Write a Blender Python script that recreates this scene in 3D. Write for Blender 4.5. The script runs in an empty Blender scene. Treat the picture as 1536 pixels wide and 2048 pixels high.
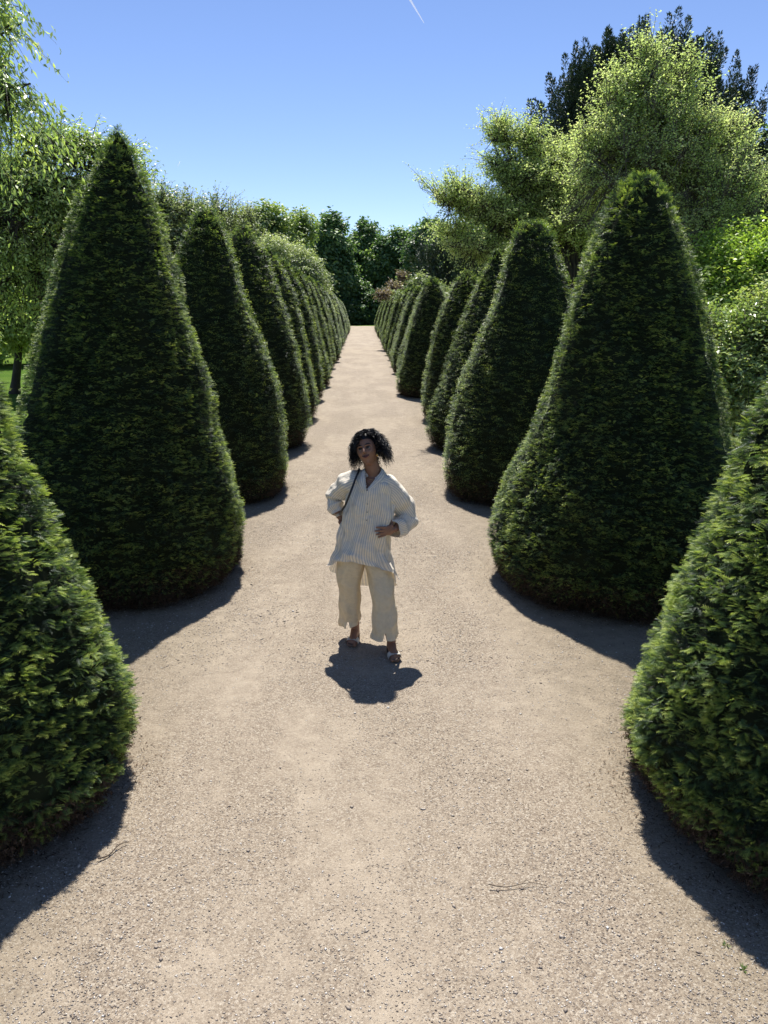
DENS = 1.0
import bpy, math, random
import numpy as np
from mathutils import Vector, Matrix

random.seed(7)
scene = bpy.context.scene
col = scene.collection
TAU = 2 * math.pi

# ------------------------------------------------------------------ camera
F_PX, CAM_H = 1540.0, 2.53
PITCH, YAW = math.radians(15.22), math.radians(1.651)
FWD = np.array([math.sin(YAW) * math.cos(PITCH), math.cos(YAW) * math.cos(PITCH), -math.sin(PITCH)])
RIGHT = np.array([math.cos(YAW), -math.sin(YAW), 0.0])
UP = np.cross(RIGHT, FWD)
cam_data = bpy.data.cameras.new('camera')
cam = bpy.data.objects.new('camera', cam_data)
col.objects.link(cam)
cam.location = (0, 0, CAM_H)
M = Matrix((tuple(RIGHT), tuple(UP), tuple(-FWD))).transposed()
cam.rotation_euler = M.to_euler()
cam_data.sensor_fit = 'VERTICAL'
cam_data.sensor_height = 36.0
cam_data.lens = 36.0 * F_PX / 2048.0
cam_data.clip_start = 0.05
cam_data.clip_end = 20000
scene.camera = cam


def at(u, v, y):
    """point of the place seen at photo pixel (u, v) at distance y along the path"""
    d = FWD + (u - 768) / F_PX * RIGHT - (v - 1024) / F_PX * UP
    return np.array([0, 0, CAM_H]) + d * (y / d[1])


# ------------------------------------------------------------------ object helpers
def tag(o, label=None, cat=None, group=None, kind=None):
    if label: o['label'] = label
    if cat: o['category'] = cat
    if group: o['group'] = group
    if kind: o['kind'] = kind
    return o


def empty(name, loc, label, cat, group=None):
    o = bpy.data.objects.new(name, None)
    o.empty_display_size = 0.2
    o.location = tuple(float(c) for c in loc)
    col.objects.link(o)
    return tag(o, label, cat, group)


def link(name, me, parent=None, smooth=False):
    o = bpy.data.objects.new(name, me)
    col.objects.link(o)
    if parent is not None:
        o.parent = parent
    if smooth:
        me.polygons.foreach_set('use_smooth', np.ones(len(me.polygons), bool))
    return o


def np_mesh(name, V, faces, mats, attrs=None, offset=None):
    """faces: list of (int array n x k, material index). attrs: {name: per-vertex floats}"""
    V = np.asarray(V, np.float32).reshape(-1, 3)
    if offset is not None:
        V = V - np.asarray(offset, np.float32)
    me = bpy.data.meshes.new(name)
    me.vertices.add(len(V))
    me.vertices.foreach_set('co', np.ascontiguousarray(V, np.float32).ravel())
    idx, starts, tot, mi, s = [], [], [], [], 0
    for Fa, m in faces:
        Fa = np.asarray(Fa, np.int32)
        if not len(Fa):
            continue
        n, k = Fa.shape
        idx.append(Fa.ravel()); starts.append(s + np.arange(n) * k)
        tot.append(np.full(n, k)); mi.append(np.full(n, m)); s += n * k
    idx = np.concatenate(idx)
    starts = np.concatenate(starts); tot = np.concatenate(tot); mi = np.concatenate(mi)
    me.loops.add(len(idx)); me.loops.foreach_set('vertex_index', idx.astype(np.int32))
    me.polygons.add(len(starts))
    me.polygons.foreach_set('loop_start', starts.astype(np.int32))
    me.polygons.foreach_set('loop_total', tot.astype(np.int32))
    me.polygons.foreach_set('material_index', mi.astype(np.int32))
    for m in mats:
        me.materials.append(m)
    if attrs:
        for k, a in attrs.items():
            at_ = me.attributes.new(k, 'FLOAT', 'POINT')
            at_.data.foreach_set('value', np.ascontiguousarray(a, np.float32))
    me.update(calc_edges=True)
    return me


class Geo:
    """collects vertices, faces and a per-vertex tone"""
    def __init__(self):
        self.V, self.F, self.T, self.n = [], {}, [], 0

    def add(self, V, Fa, mat=0, tone=0.5):
        V = np.asarray(V, float).reshape(-1, 3)
        Fa = np.asarray(Fa, int)
        self.F.setdefault((Fa.shape[1], mat), []).append(Fa + self.n)
        self.V.append(V)
        self.T.append(np.broadcast_to(np.asarray(tone, float), (len(V),)))
        self.n += len(V)

    def mesh(self, name, mats, offset=None):
        faces = [(np.concatenate(v), k[1]) for k, v in self.F.items()]
        return np_mesh(name, np.concatenate(self.V), faces, mats, {'tone': np.concatenate(self.T)}, offset)


def tube(geo, pts, rad, sides=6, mat=0, tone=0.5, cap=False):
    pts = np.asarray(pts, float); n = len(pts)
    rad = np.broadcast_to(np.asarray(rad, float), (n,))
    t = np.gradient(pts, axis=0); t /= np.linalg.norm(t, axis=1)[:, None] + 1e-9
    ref = np.array([0, 0, 1.0]) if abs(t[0][2]) < 0.9 else np.array([1.0, 0, 0])
    a = np.cross(t, ref); a /= np.linalg.norm(a, axis=1)[:, None] + 1e-9
    b = np.cross(t, a)
    ang = np.arange(sides) / sides * TAU
    V = pts[:, None] + rad[:, None, None] * (np.cos(ang)[None, :, None] * a[:, None] + np.sin(ang)[None, :, None] * b[:, None])
    i = np.arange(n - 1)[:, None] * sides; j = np.arange(sides)[None]; k = (j + 1) % sides
    Fa = np.stack([i + j, i + k, i + sides + k, i + sides + j], -1).reshape(-1, 4)
    geo.add(V, Fa, mat, tone)
    if cap:
        base = geo.n - n * sides
        for r in (0, n - 1):
            c = pts[r]
            geo.add(np.vstack([V[r], c]), [[q, (q + 1) % sides, sides] for q in range(sides)], mat, tone)


def unit(a):
    return a / (np.linalg.norm(a, axis=-1, keepdims=True) + 1e-9)


# ------------------------------------------------------------------ materials
def new_mat(name):
    m = bpy.data.materials.new(name); m.use_nodes = True
    nt = m.node_tree; nt.nodes.clear()
    out = nt.nodes.new('ShaderNodeOutputMaterial')
    return m, nt, out


def N(nt, typ, **kw):
    n = nt.nodes.new(typ)
    for k, v in kw.items():
        if k in ('inputs',):
            for kk, vv in v.items():
                n.inputs[kk].default_value = vv
        else:
            setattr(n, k, v)
    return n


def ramp(nt, fac, stops, interp='LINEAR'):
    r = nt.nodes.new('ShaderNodeValToRGB'); r.color_ramp.interpolation = interp
    e = r.color_ramp.elements
    while len(e) < len(stops): e.new(0.5)
    for q, (p, c) in zip(e, stops):
        q.position = p; q.color = (*c, 1) if len(c) == 3 else c
    nt.links.new(fac, r.inputs[0])
    return r.outputs[0]


def mixc(nt, fac, a, b, mode='MIX'):
    m = nt.nodes.new('ShaderNodeMix'); m.data_type = 'RGBA'; m.blend_type = mode
    for s, val in ((0, fac), (6, a), (7, b)):
        if hasattr(val, 'links'):
            nt.links.new(val, m.inputs[s])
        else:
            m.inputs[s].default_value = val if s == 0 else (*val, 1)
    return m.outputs[2]


def leaf_mat(name, stops, transl=0.35, rough=0.45, spec=0.5, tcol=None, noise=None):
    """leaf colour from the leaf's own tone, reflecting and letting light through"""
    m, nt, out = new_mat(name)
    a = N(nt, 'ShaderNodeAttribute', attribute_name='tone')
    c = ramp(nt, a.outputs['Fac'], stops)
    p = N(nt, 'ShaderNodeBsdfPrincipled')
    nt.links.new(c, p.inputs['Base Color'])
    p.inputs['Roughness'].default_value = rough
    p.inputs['Specular IOR Level'].default_value = spec
    if transl > 0:
        t = N(nt, 'ShaderNodeBsdfTranslucent')
        tc = mixc(nt, 1.0, c, tcol or (1.3, 1.45, 0.62), 'MULTIPLY')
        nt.links.new(tc, t.inputs['Color'])
        mx = N(nt, 'ShaderNodeMixShader'); mx.inputs[0].default_value = transl
        nt.links.new(p.outputs[0], mx.inputs[1]); nt.links.new(t.outputs[0], mx.inputs[2])
        nt.links.new(mx.outputs[0], out.inputs[0])
    else:
        nt.links.new(p.outputs[0], out.inputs[0])
    return m


def bark_mat(name, c0, c1, scale=18):
    m, nt, out = new_mat(name)
    tc = N(nt, 'ShaderNodeTexCoord')
    mp = N(nt, 'ShaderNodeMapping'); mp.inputs['Scale'].default_value = (1, 1, .25)
    nt.links.new(tc.outputs['Object'], mp.inputs[0])
    n = N(nt, 'ShaderNodeTexNoise', inputs={'Scale': scale, 'Detail': 6.0, 'Roughness': .65})
    nt.links.new(mp.outputs[0], n.inputs['Vector'])
    c = ramp(nt, n.outputs[0], [(.3, c0), (.7, c1)])
    p = N(nt, 'ShaderNodeBsdfPrincipled', inputs={'Roughness': .9})
    nt.links.new(c, p.inputs['Base Color'])
    b = N(nt, 'ShaderNodeBump', inputs={'Strength': .6, 'Distance': .02})
    nt.links.new(n.outputs[0], b.inputs['Height']); nt.links.new(b.outputs[0], p.inputs['Normal'])
    nt.links.new(p.outputs[0], out.inputs[0])
    return m


def plain_mat(name, c, rough=.6, spec=.5, metal=0.0, sheen=0.0):
    m, nt, out = new_mat(name)
    p = N(nt, 'ShaderNodeBsdfPrincipled', inputs={'Base Color': (*c, 1), 'Roughness': rough, 'Metallic': metal})
    p.inputs['Specular IOR Level'].default_value = spec
    tc = N(nt, 'ShaderNodeTexCoord')
    n = N(nt, 'ShaderNodeTexNoise', inputs={'Scale': 60.0, 'Detail': 4.0})
    nt.links.new(tc.outputs['Object'], n.inputs['Vector'])
    v = mixc(nt, n.outputs[0], tuple(x * .82 for x in c), tuple(min(1, x * 1.15) for x in c))
    nt.links.new(v, p.inputs['Base Color'])
    nt.links.new(p.outputs[0], out.inputs[0])
    return m


# ------------------------------------------------------------------ light
SUN_EL, SUN_AZ = math.radians(61), math.radians(0)   # azimuth from +Y towards +X
world = bpy.data.worlds.new('World'); scene.world = world; world.use_nodes = True
wn = world.node_tree; wn.nodes.clear()
sky = wn.nodes.new('ShaderNodeTexSky'); sky.sky_type = 'NISHITA'
sky.sun_disc = False; sky.sun_elevation = SUN_EL; sky.sun_rotation = SUN_AZ
sky.air_density = 0.75; sky.dust_density = 0.0; sky.ozone_density = 3.2; sky.altitude = 150
bg = wn.nodes.new('ShaderNodeBackground'); bg.inputs[1].default_value = 0.098
wo = wn.nodes.new('ShaderNodeOutputWorld')
hs = wn.nodes.new('ShaderNodeHueSaturation'); hs.inputs['Saturation'].default_value = 1.03; hs.inputs['Value'].default_value = 1.0
tint = wn.nodes.new('ShaderNodeMix'); tint.data_type = 'RGBA'; tint.blend_type = 'MULTIPLY'; tint.inputs[0].default_value = 1.0
tint.inputs[7].default_value = (1.0, .92, .98, 1)
wn.links.new(sky.outputs[0], hs.inputs['Color']); wn.links.new(hs.outputs[0], tint.inputs[6]); wn.links.new(tint.outputs[2], bg.inputs[0]); wn.links.new(bg.outputs[0], wo.inputs[0])
sl = bpy.data.lights.new('sun', 'SUN'); sl.energy = 4.85; sl.angle = math.radians(0.53); sl.color = (1, .955, .89)
sun = bpy.data.objects.new('sun', sl); col.objects.link(sun)
sun.location = (0, 30, 60)
sd = Vector((math.sin(SUN_AZ) * math.cos(SUN_EL), math.cos(SUN_AZ) * math.cos(SUN_EL), math.sin(SUN_EL)))
sun.rotation_euler = sd.to_track_quat('Z', 'Y').to_euler()
scene.view_settings.view_transform = 'Standard'
scene.view_settings.look = 'None'
scene.view_settings.exposure = 0.78
scene.view_settings.gamma = 1.0
scene.cycles.max_bounces = 8
scene.cycles.transparent_max_bounces = 8
scene.render.film_transparent = False

# ------------------------------------------------------------------ ground
def grid_sheet(x0, x1, y0, y1, nx, ny, z, name, mat, zf=None):
    xs = np.linspace(x0, x1, nx); ys = np.linspace(y0, y1, ny)
    X, Y = np.meshgrid(xs, ys)
    Z = np.full_like(X, z) + (zf(X, Y) if zf else 0)
    V = np.stack([X, Y, Z], -1).reshape(-1, 3)
    i = np.arange(ny - 1)[:, None] * nx; j = np.arange(nx - 1)[None]
    Fa = np.stack([i + j, i + j + 1, i + nx + j + 1, i + nx + j], -1).reshape(-1, 4)
    return link(name, np_mesh(name, V, [(Fa, 0)], [mat]))


def lawn_material():
    m, nt, out = new_mat('lawn')
    tc = N(nt, 'ShaderNodeTexCoord')
    n1 = N(nt, 'ShaderNodeTexNoise', inputs={'Scale': .35, 'Detail': 5.0})
    n2 = N(nt, 'ShaderNodeTexNoise', inputs={'Scale': 45.0, 'Detail': 3.0})
    nt.links.new(tc.outputs['Object'], n1.inputs['Vector']); nt.links.new(tc.outputs['Object'], n2.inputs['Vector'])
    c1 = ramp(nt, n1.outputs[0], [(.35, (.07, .14, .02)), (.65, (.13, .2, .035))])
    c2 = ramp(nt, n2.outputs[0], [(.3, (.55, .55, .5)), (.7, (1.25, 1.25, 1.1))])
    c = mixc(nt, 1.0, c1, c2, 'MULTIPLY')
    p = N(nt, 'ShaderNodeBsdfPrincipled', inputs={'Roughness': .95}); p.inputs['Specular IOR Level'].default_value = .05
    nt.links.new(c, p.inputs['Base Color'])
    b = N(nt, 'ShaderNodeBump', inputs={'Strength': .8, 'Distance': .05})
    nt.links.new(n2.outputs[0], b.inputs['Height']); nt.links.new(b.outputs[0], p.inputs['Normal'])
    nt.links.new(p.outputs[0], out.inputs[0])
    return m


def gravel_material():
    m, nt, out = new_mat('gravel_path')
    L = nt.links.new
    tc = N(nt, 'ShaderNodeTexCoord')
    P = tc.outputs['Object']
    big = N(nt, 'ShaderNodeTexNoise', inputs={'Scale': 1.1, 'Detail': 7.0, 'Roughness': .62, 'Distortion': .4})
    mp = N(nt, 'ShaderNodeMapping'); mp.inputs['Scale'].default_value = (1.0, .45, 1)
    L(P, mp.inputs[0]); L(mp.outputs[0], big.inputs['Vector'])
    mid = N(nt, 'ShaderNodeTexNoise', inputs={'Scale': 7.0, 'Detail': 7.0, 'Roughness': .7})
    L(P, mid.inputs['Vector'])
    # stones of two sizes: every cell its own colour
    v1 = N(nt, 'ShaderNodeTexVoronoi', inputs={'Scale': 135.0, 'Randomness': 1.0}); L(P, v1.inputs['Vector'])
    v2 = N(nt, 'ShaderNodeTexVoronoi', inputs={'Scale': 290.0, 'Randomness': 1.0}); L(P, v2.inputs['Vector'])
    s1 = N(nt, 'ShaderNodeSeparateColor'); L(v1.outputs['Color'], s1.inputs[0])
    s2 = N(nt, 'ShaderNodeSeparateColor'); L(v2.outputs['Color'], s2.inputs[0])
    st1 = ramp(nt, s1.outputs[0], [(0, (0.111, 0.082, 0.058)), (.18, (0.199, 0.153, 0.110)), (.5, (0.296, 0.242, 0.178)), (.8, (0.392, 0.328, 0.246)), (1, (0.532, 0.477, 0.388))])
    st2 = ramp(nt, s2.outputs[0], [(0, (0.140, 0.099, 0.072)), (.3, (0.236, 0.186, 0.136)), (.7, (0.347, 0.285, 0.214)), (1, (0.458, 0.400, 0.311))])
    fine = mixc(nt, .38, st1, st2)
    sand = ramp(nt, mid.outputs[0], [(.3, (.325, .266, .198)), (.7, (.43, .36, .272))])
    # sandy worn patches against loose gravel
    mask = N(nt, 'ShaderNodeMath', operation='ADD'); L(big.outputs[0], mask.inputs[0])
    mm = N(nt, 'ShaderNodeMath', operation='MULTIPLY_ADD', inputs={1: .35, 2: -.17}); L(mid.outputs[0], mm.inputs[0]); L(mm.outputs[0], mask.inputs[1])
    msk = ramp(nt, mask.outputs[0], [(.44, (0.0,) * 3), (.60, (.8,) * 3)])
    c = mixc(nt, msk, fine, sand)
    # browner, dirtier ground under and close to the yews
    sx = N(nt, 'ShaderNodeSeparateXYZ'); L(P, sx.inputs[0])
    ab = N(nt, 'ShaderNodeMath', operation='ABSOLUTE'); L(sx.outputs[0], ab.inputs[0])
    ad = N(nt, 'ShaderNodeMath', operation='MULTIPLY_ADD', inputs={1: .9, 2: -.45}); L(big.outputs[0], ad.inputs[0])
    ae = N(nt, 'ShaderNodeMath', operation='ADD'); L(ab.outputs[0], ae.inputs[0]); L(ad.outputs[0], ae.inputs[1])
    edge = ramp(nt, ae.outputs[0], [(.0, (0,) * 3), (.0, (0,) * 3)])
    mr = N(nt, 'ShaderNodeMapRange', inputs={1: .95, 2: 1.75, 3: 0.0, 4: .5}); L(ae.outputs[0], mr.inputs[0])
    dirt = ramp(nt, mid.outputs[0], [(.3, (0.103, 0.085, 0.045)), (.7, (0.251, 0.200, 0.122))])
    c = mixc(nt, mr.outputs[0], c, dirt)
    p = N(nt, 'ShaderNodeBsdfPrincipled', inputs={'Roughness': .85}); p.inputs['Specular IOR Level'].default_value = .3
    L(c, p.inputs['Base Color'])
    h = N(nt, 'ShaderNodeMath', operation='MULTIPLY_ADD', inputs={1: .5}); L(s1.outputs[1], h.inputs[0]); L(s2.outputs[1], h.inputs[2])
    h2 = N(nt, 'ShaderNodeMath', operation='SUBTRACT'); L(h.outputs[0], h2.inputs[0])
    d1 = N(nt, 'ShaderNodeMath', operation='MULTIPLY', inputs={1: 60.0}); L(v1.outputs['Distance'], d1.inputs[0]); L(d1.outputs[0], h2.inputs[1])
    b = N(nt, 'ShaderNodeBump', inputs={'Strength': .85, 'Distance': .005})
    L(h.outputs[0], b.inputs['Height'])
    b2 = N(nt, 'ShaderNodeBump', inputs={'Strength': .5, 'Distance': .03}); L(mid.outputs[0], b2.inputs['Height'])
    L(b.outputs[0], b2.inputs['Normal']); L(b2.outputs[0], p.inputs['Normal'])
    L(p.outputs[0], out.inputs[0])
    return m


MAT_LAWN = lawn_material()
MAT_GRAVEL = gravel_material()
tag(grid_sheet(-1500, 1500, -60, 4000, 2, 2, 0, 'ground', MAT_LAWN), kind='structure')
tag(grid_sheet(-4.3, 4.6, -6, 88, 60, 525, 0.012, 'gravel_path', MAT_GRAVEL,
               lambda X, Y: .006 * np.sin(X * 2.1 + Y * .7) * np.sin(Y * 1.3 + 1) + .004 * np.sin(X * 5 + Y * 3)), kind='structure')
def ground_z(X, Y):
    return 0.012 + .006 * np.sin(X * 2.1 + Y * .7) * np.sin(Y * 1.3 + 1) + .004 * np.sin(X * 5 + Y * 3)


def stone_material():
    m, nt, out = new_mat('stones')
    a = N(nt, 'ShaderNodeAttribute', attribute_name='tone')
    c = ramp(nt, a.outputs['Fac'], [(0, (0.065, 0.054, 0.050)), (.12, (0.144, 0.115, 0.094)), (.35, (0.252, 0.205, 0.162)),
                                    (.65, (0.338, 0.288, 0.234)), (.88, (0.432, 0.382, 0.317)), (1, (0.590, 0.562, 0.518))])
    p = N(nt, 'ShaderNodeBsdfPrincipled', inputs={'Roughness': .7})
    nt.links.new(c, p.inputs['Base Color']); nt.links.new(p.outputs[0], out.inputs[0])
    return m


def loose_gravel(n=190000):
    r = np.random.default_rng(5)
    # more stones where the eye is near
    y = 1.6 + 11 * r.random(n) ** 1.8
    half = np.minimum(3.6, .55 * y + .8)
    x = (r.random(n) * 2 - 1) * half
    lum = np.sin(x * 3.1 + 1.3 * np.sin(y * 1.7)) + np.sin(y * 2.3 + x * 1.1 + 2) + .8 * np.sin(x * 7.3 - y * 4.1)
    keep = r.random(n) < np.clip(.62 + .3 * lum, .12, 1)
    x, y = x[keep], y[keep]; n = len(x)
    s = .0016 + .0032 * r.random(n) ** 2.4
    s[r.random(n) < .008] *= 2.1
    s *= 1 + .3 * (y > 5)
    T = np.array([[1, 0, 0], [-1, 0, 0], [0, 1, 0], [0, -1, 0], [0, 0, 1], [0, 0, -1]], float)
    Fb = np.array([[0, 2, 4], [2, 1, 4], [1, 3, 4], [3, 0, 4], [2, 0, 5], [1, 2, 5], [3, 1, 5], [0, 3, 5]])
    V = T[None] * (1 + .35 * (r.random((n, 6, 1)) - .5)) + .3 * (r.random((n, 6, 3)) - .5)
    V *= (s[:, None] * np.stack([1.2 + .5 * r.random(n), .8 + .4 * r.random(n), .4 + .3 * r.random(n)], 1))[:, None]
    th = r.random(n) * TAU; c_, s_ = np.cos(th)[:, None], np.sin(th)[:, None]
    tl = (r.random(n) - .5)[:, None] * 1.0
    X = V[..., 0] * c_ - V[..., 1] * s_; Y = V[..., 0] * s_ + V[..., 1] * c_; Z = V[..., 2] + X * tl * .4
    V = np.stack([X + x[:, None], Y + y[:, None], Z + (ground_z(x, y) + s * .25)[:, None]], -1)
    Fa = (Fb[None] + (np.arange(n) * 6)[:, None, None]).reshape(-1, 3)
    tone = np.repeat(np.clip(r.normal(.62, .27, n), 0, 1), 6)
    me = np_mesh('gravel', V, [(Fa, 0)], [stone_material()], {'tone': tone})
    tag(link('gravel', me), kind='stuff', cat='gravel', label='loose small beige and grey stones strewn over the path')


loose_gravel()

# ------------------------------------------------------------------ clipped yew cones
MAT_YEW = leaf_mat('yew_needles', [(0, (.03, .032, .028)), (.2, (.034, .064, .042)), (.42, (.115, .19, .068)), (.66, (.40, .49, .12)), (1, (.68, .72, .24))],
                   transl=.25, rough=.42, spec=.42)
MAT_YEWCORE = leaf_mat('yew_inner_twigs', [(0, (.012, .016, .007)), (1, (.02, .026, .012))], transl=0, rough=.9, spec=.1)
MAT_DRY = leaf_mat('dry_yew_twigs', [(0, (.05, .032, .02)), (.5, (.11, .07, .045)), (1, (.2, .14, .09))], transl=.1, rough=.8, spec=.2)
MAT_BARK = bark_mat('bark_brown', (.03, .024, .018), (.11, .085, .065))


def frond_template(kind):
    """flat spray of needles, 1 long, lying in x (out) / y (side), facing z. returns V, F, tipness"""
    V, Fa, T = [], [], []
    def tri(a, b, c, t):
        i = len(V); V.extend([a, b, c]); Fa.append((i, i + 1, i + 2)); T.extend(t)
    pairs = {3: 8, 2: 4, 1: 2, 0: 1}[kind]
    dz = lambda x: -.18 * x * x
    w = {3: .065, 2: .12, 1: .2, 0: .34}[kind]
    tri((0, -.03, 0), (0, .03, 0), (1, 0, dz(1)), (0, 0, 1))
    for k in range(pairs):
        x = .1 + .72 * k / max(1, pairs - 1) if pairs > 1 else .35
        l = (.34 if kind > 1 else .36) * (1 - .55 * x) + .05
        for s in (-1, 1):
            tx, ty = x + l * .72, s * l * (.85 if k % 2 else .72)
            z = dz(x); tz = dz(tx) + (.05 if (k + (s > 0)) % 2 else -.04)
            tri((x - w * .5, s * .01, z), (x + w * .5, s * .02, z), (tx, ty, tz), (x * .6, x * .6, .35 + .65 * x))
            if kind >= 2:  # needles broaden towards the middle
                mx, my = x + l * .4, s * l * .42
                tri((x, 0, z), (mx + w * .35, my - s * w * .1, (z + tz) / 2 + .02), (tx, ty, tz), (x * .5, .3 + .4 * x, .35 + .65 * x))
    return np.array(V, float), np.array(Fa), np.array(T, float)


FROND = {k: frond_template(k) for k in (0, 1, 2, 3)}


def fronds(geo, P, D, Nrm, L, tone, kind, r, mat=0, wide=1.0):
    TV, TF, TT = FROND[kind]
    X = unit(D); Z = unit(Nrm - (Nrm * X).sum(1, keepdims=True) * X); Y = np.cross(Z, X)
    n = len(P); k = len(TV)
    V = P[:, None] + L[:, None, None] * (TV[None, :, 0:1] * X[:, None] + wide * TV[None, :, 1:2] * Y[:, None] + TV[None, :, 2:3] * Z[:, None])
    Fa = (TF[None] + (np.arange(n) * k)[:, None, None]).reshape(-1, 3)
    T = np.clip(tone[:, None] * .9 + (TT[None] - .5) * (.15 + .4 * tone[:, None]), 0, 1)
    geo.add(V, Fa, mat, T.ravel())


def cone_profile(shape, h, R):
    if not isinstance(shape, str):      # measured outline (height, radius), less what the sprays add
        p = np.array(shape); return p[:, 0], np.maximum(p[:, 1] - .028 * (p[:, 1] > 0), 0)
    """list of (z, r): slightly undercut foot, widest low, drawn in to the tip"""
    if shape == 'pointed':
        p = [(0, .86), (.03, .93), (.09, 1.0), (.16, .985), (.25, .9), (.37, .78), (.5, .66), (.6, .56), (.7, .45), (.8, .33), (.88, .21), (.94, .115), (.98, .06), (1, 0)]
    elif shape == 'blunt':
        p = [(0, .88), (.03, .95), (.09, 1.0), (.17, .985), (.28, .895), (.4, .79), (.52, .69), (.64, .585), (.76, .465), (.86, .35), (.93, .255), (.97, .18), (1, 0)]
    else:
        p = [(0, .85), (.04, .94), (.1, 1.0), (.2, .985), (.32, .92), (.45, .83), (.58, .72), (.7, .6), (.8, .48), (.88, .36), (.95, .21), (.985, .1), (1, 0)]
    p = np.array(p)
    return p[:, 0] * h, p[:, 1] * R


def cone_meshes(shape, h, R, kind, n, L, seed, lean=(0, 0), dents=.016, relief=.85):
    r = np.random.default_rng(seed)
    zp, rp = cone_profile(shape, h, R)
    zz = np.linspace(0, h * .999, 500); rr = np.interp(zz, zp, rp)
    k = 5; rr = np.convolve(np.pad(rr, k, mode='edge'), np.ones(2 * k + 1) / (2 * k + 1), 'valid')
    slope = np.gradient(rr, zz)
    ph = r.random(8) * TAU

    def bump(th, z):
        return dents * np.sin(2 * th + ph[5] + 1.2 * z) * np.sin(1.7 * z + ph[6]) - dents * 1.4 * np.exp(-((np.mod(th - ph[7] + math.pi, TAU) - math.pi) / .35) ** 2 - ((z - h * .35) / .3) ** 2) + .022 * np.sin(3 * th + ph[0] + 2 * z) + .02 * np.sin(5 * th - 2.3 * z + ph[1]) + .014 * np.sin(9 * th + 4.7 * z + ph[2]) \
            + .012 * np.sin(17 * th - 9 * z + ph[3]) + .012 * np.sin(11 * z + 6 * th + ph[4])
    area = rr * np.sqrt(1 + slope ** 2) + .004
    cdf = np.cumsum(area); cdf /= cdf[-1]

    def place(m, zlo=0, zhi=9):
        z = np.interp(r.random(m) * (np.interp(min(zhi, h), zz, cdf) - np.interp(zlo, zz, cdf)) + np.interp(zlo, zz, cdf), cdf, zz)
        th = r.random(m) * TAU
        R0 = np.interp(z, zz, rr); sl = np.interp(z, zz, slope)
        b = bump(th, z) * np.clip(R0 / .4, .25, 1)
        out = np.stack([np.cos(th), np.sin(th), np.zeros(m)], 1)
        nrm = unit(out - np.stack([np.zeros(m), np.zeros(m), sl], 1))
        tan = np.stack([-np.sin(th), np.cos(th), np.zeros(m)], 1)
        P = out * (R0 + b)[:, None]; P[:, 2] = z
        return P, out, nrm, tan, th, z
    g = Geo()
    # inner twiggy mass, uneven
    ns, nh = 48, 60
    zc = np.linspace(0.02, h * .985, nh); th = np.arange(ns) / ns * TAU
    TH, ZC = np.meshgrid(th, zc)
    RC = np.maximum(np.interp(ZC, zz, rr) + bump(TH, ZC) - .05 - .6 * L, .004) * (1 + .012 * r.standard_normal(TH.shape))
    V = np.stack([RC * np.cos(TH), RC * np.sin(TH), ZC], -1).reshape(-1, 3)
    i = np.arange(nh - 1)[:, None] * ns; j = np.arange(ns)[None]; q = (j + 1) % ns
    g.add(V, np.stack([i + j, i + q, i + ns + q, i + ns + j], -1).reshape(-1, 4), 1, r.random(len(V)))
    # sprays, growing in little shelves that stand out from the clipped face
    per = {3: 7, 2: 6, 1: 5, 0: 4}[kind]
    nc = n // per
    up = np.array([0, 0, 1.0])
    Pc, outc, nrmc, tanc, thc, zc_ = place(nc, .05)
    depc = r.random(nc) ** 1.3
    nzc = np.sin(7 * thc + 5 * zc_ + ph[5]) * np.sin(6.1 * zc_ - 3 * thc + ph[6])
    freshc = r.random(nc) < .42 + .15 * nzc
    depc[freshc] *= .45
    yawc = r.normal(0, .55, nc); risec = r.normal(.22, .3, nc)
    axc = unit(outc * np.cos(yawc)[:, None] + tanc * np.sin(yawc)[:, None] + up * risec[:, None])
    sidec = unit(np.cross(up, axc)); flatc = np.cross(axc, sidec) + .25 * r.standard_normal((nc, 3))
    rep = lambda a: np.repeat(a, per, axis=0)
    n = nc * per
    fan = np.tile(np.linspace(-1, 1, per), nc) + .25 * r.standard_normal(n)
    P, out, nrm, tan, z, th = rep(Pc), rep(outc), rep(nrmc), rep(tanc), rep(zc_), rep(thc)
    depth = rep(depc); ax, side, flat = rep(axc), rep(sidec), rep(flatc)
    D = ax * np.cos(fan * .95)[:, None] + side * np.sin(fan * .95)[:, None] + .14 * r.standard_normal((n, 3)) + up * (.1 - .25 * r.random(n))[:, None]
    Nn = unit(flat + .22 * r.standard_normal((n, 3)) + out * .18)
    Ls = L * (.6 + .5 * r.random(n)) * (1.15 - .3 * np.abs(fan))
    Pp = P - nrm * (L * (.3 + relief * depth))[:, None] + side * (fan * L * .3)[:, None] + .16 * L * r.standard_normal((n, 3))
    brown = (z < .30) & (r.random(n) < (.30 - z) / .24)
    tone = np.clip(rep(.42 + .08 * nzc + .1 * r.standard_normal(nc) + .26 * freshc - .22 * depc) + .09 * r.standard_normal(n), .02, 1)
    top = z > h * .93
    D[top] += up * 1.0
    wild = (z > h * .8) & (r.random(n) < .025); Ls[wild] *= 1.6; D[wild] += up * .5
    k = ~brown
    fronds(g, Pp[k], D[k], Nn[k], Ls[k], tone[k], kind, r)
    V = np.concatenate(g.V)
    crown = g
    # bare dry skirt
    s = Geo()
    m = max(300, int(n * .075))
    P, out, nrm, tan, th, z = place(m, 0, .34)
    D = out * .55 + tan * (r.random(m) - .5)[:, None] * 1.8 + up * (r.random(m) - .62)[:, None] * 1.4
    fronds(s, P - out * (L * (.7 + r.random(m)))[:, None], D, out + .5 * r.standard_normal((m, 3)), L * (.8 + .7 * r.random(m)),
           np.clip(r.normal(.4, .25, m), 0, 1), min(kind, 1), r, 0, .8)
    pb = brown
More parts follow.
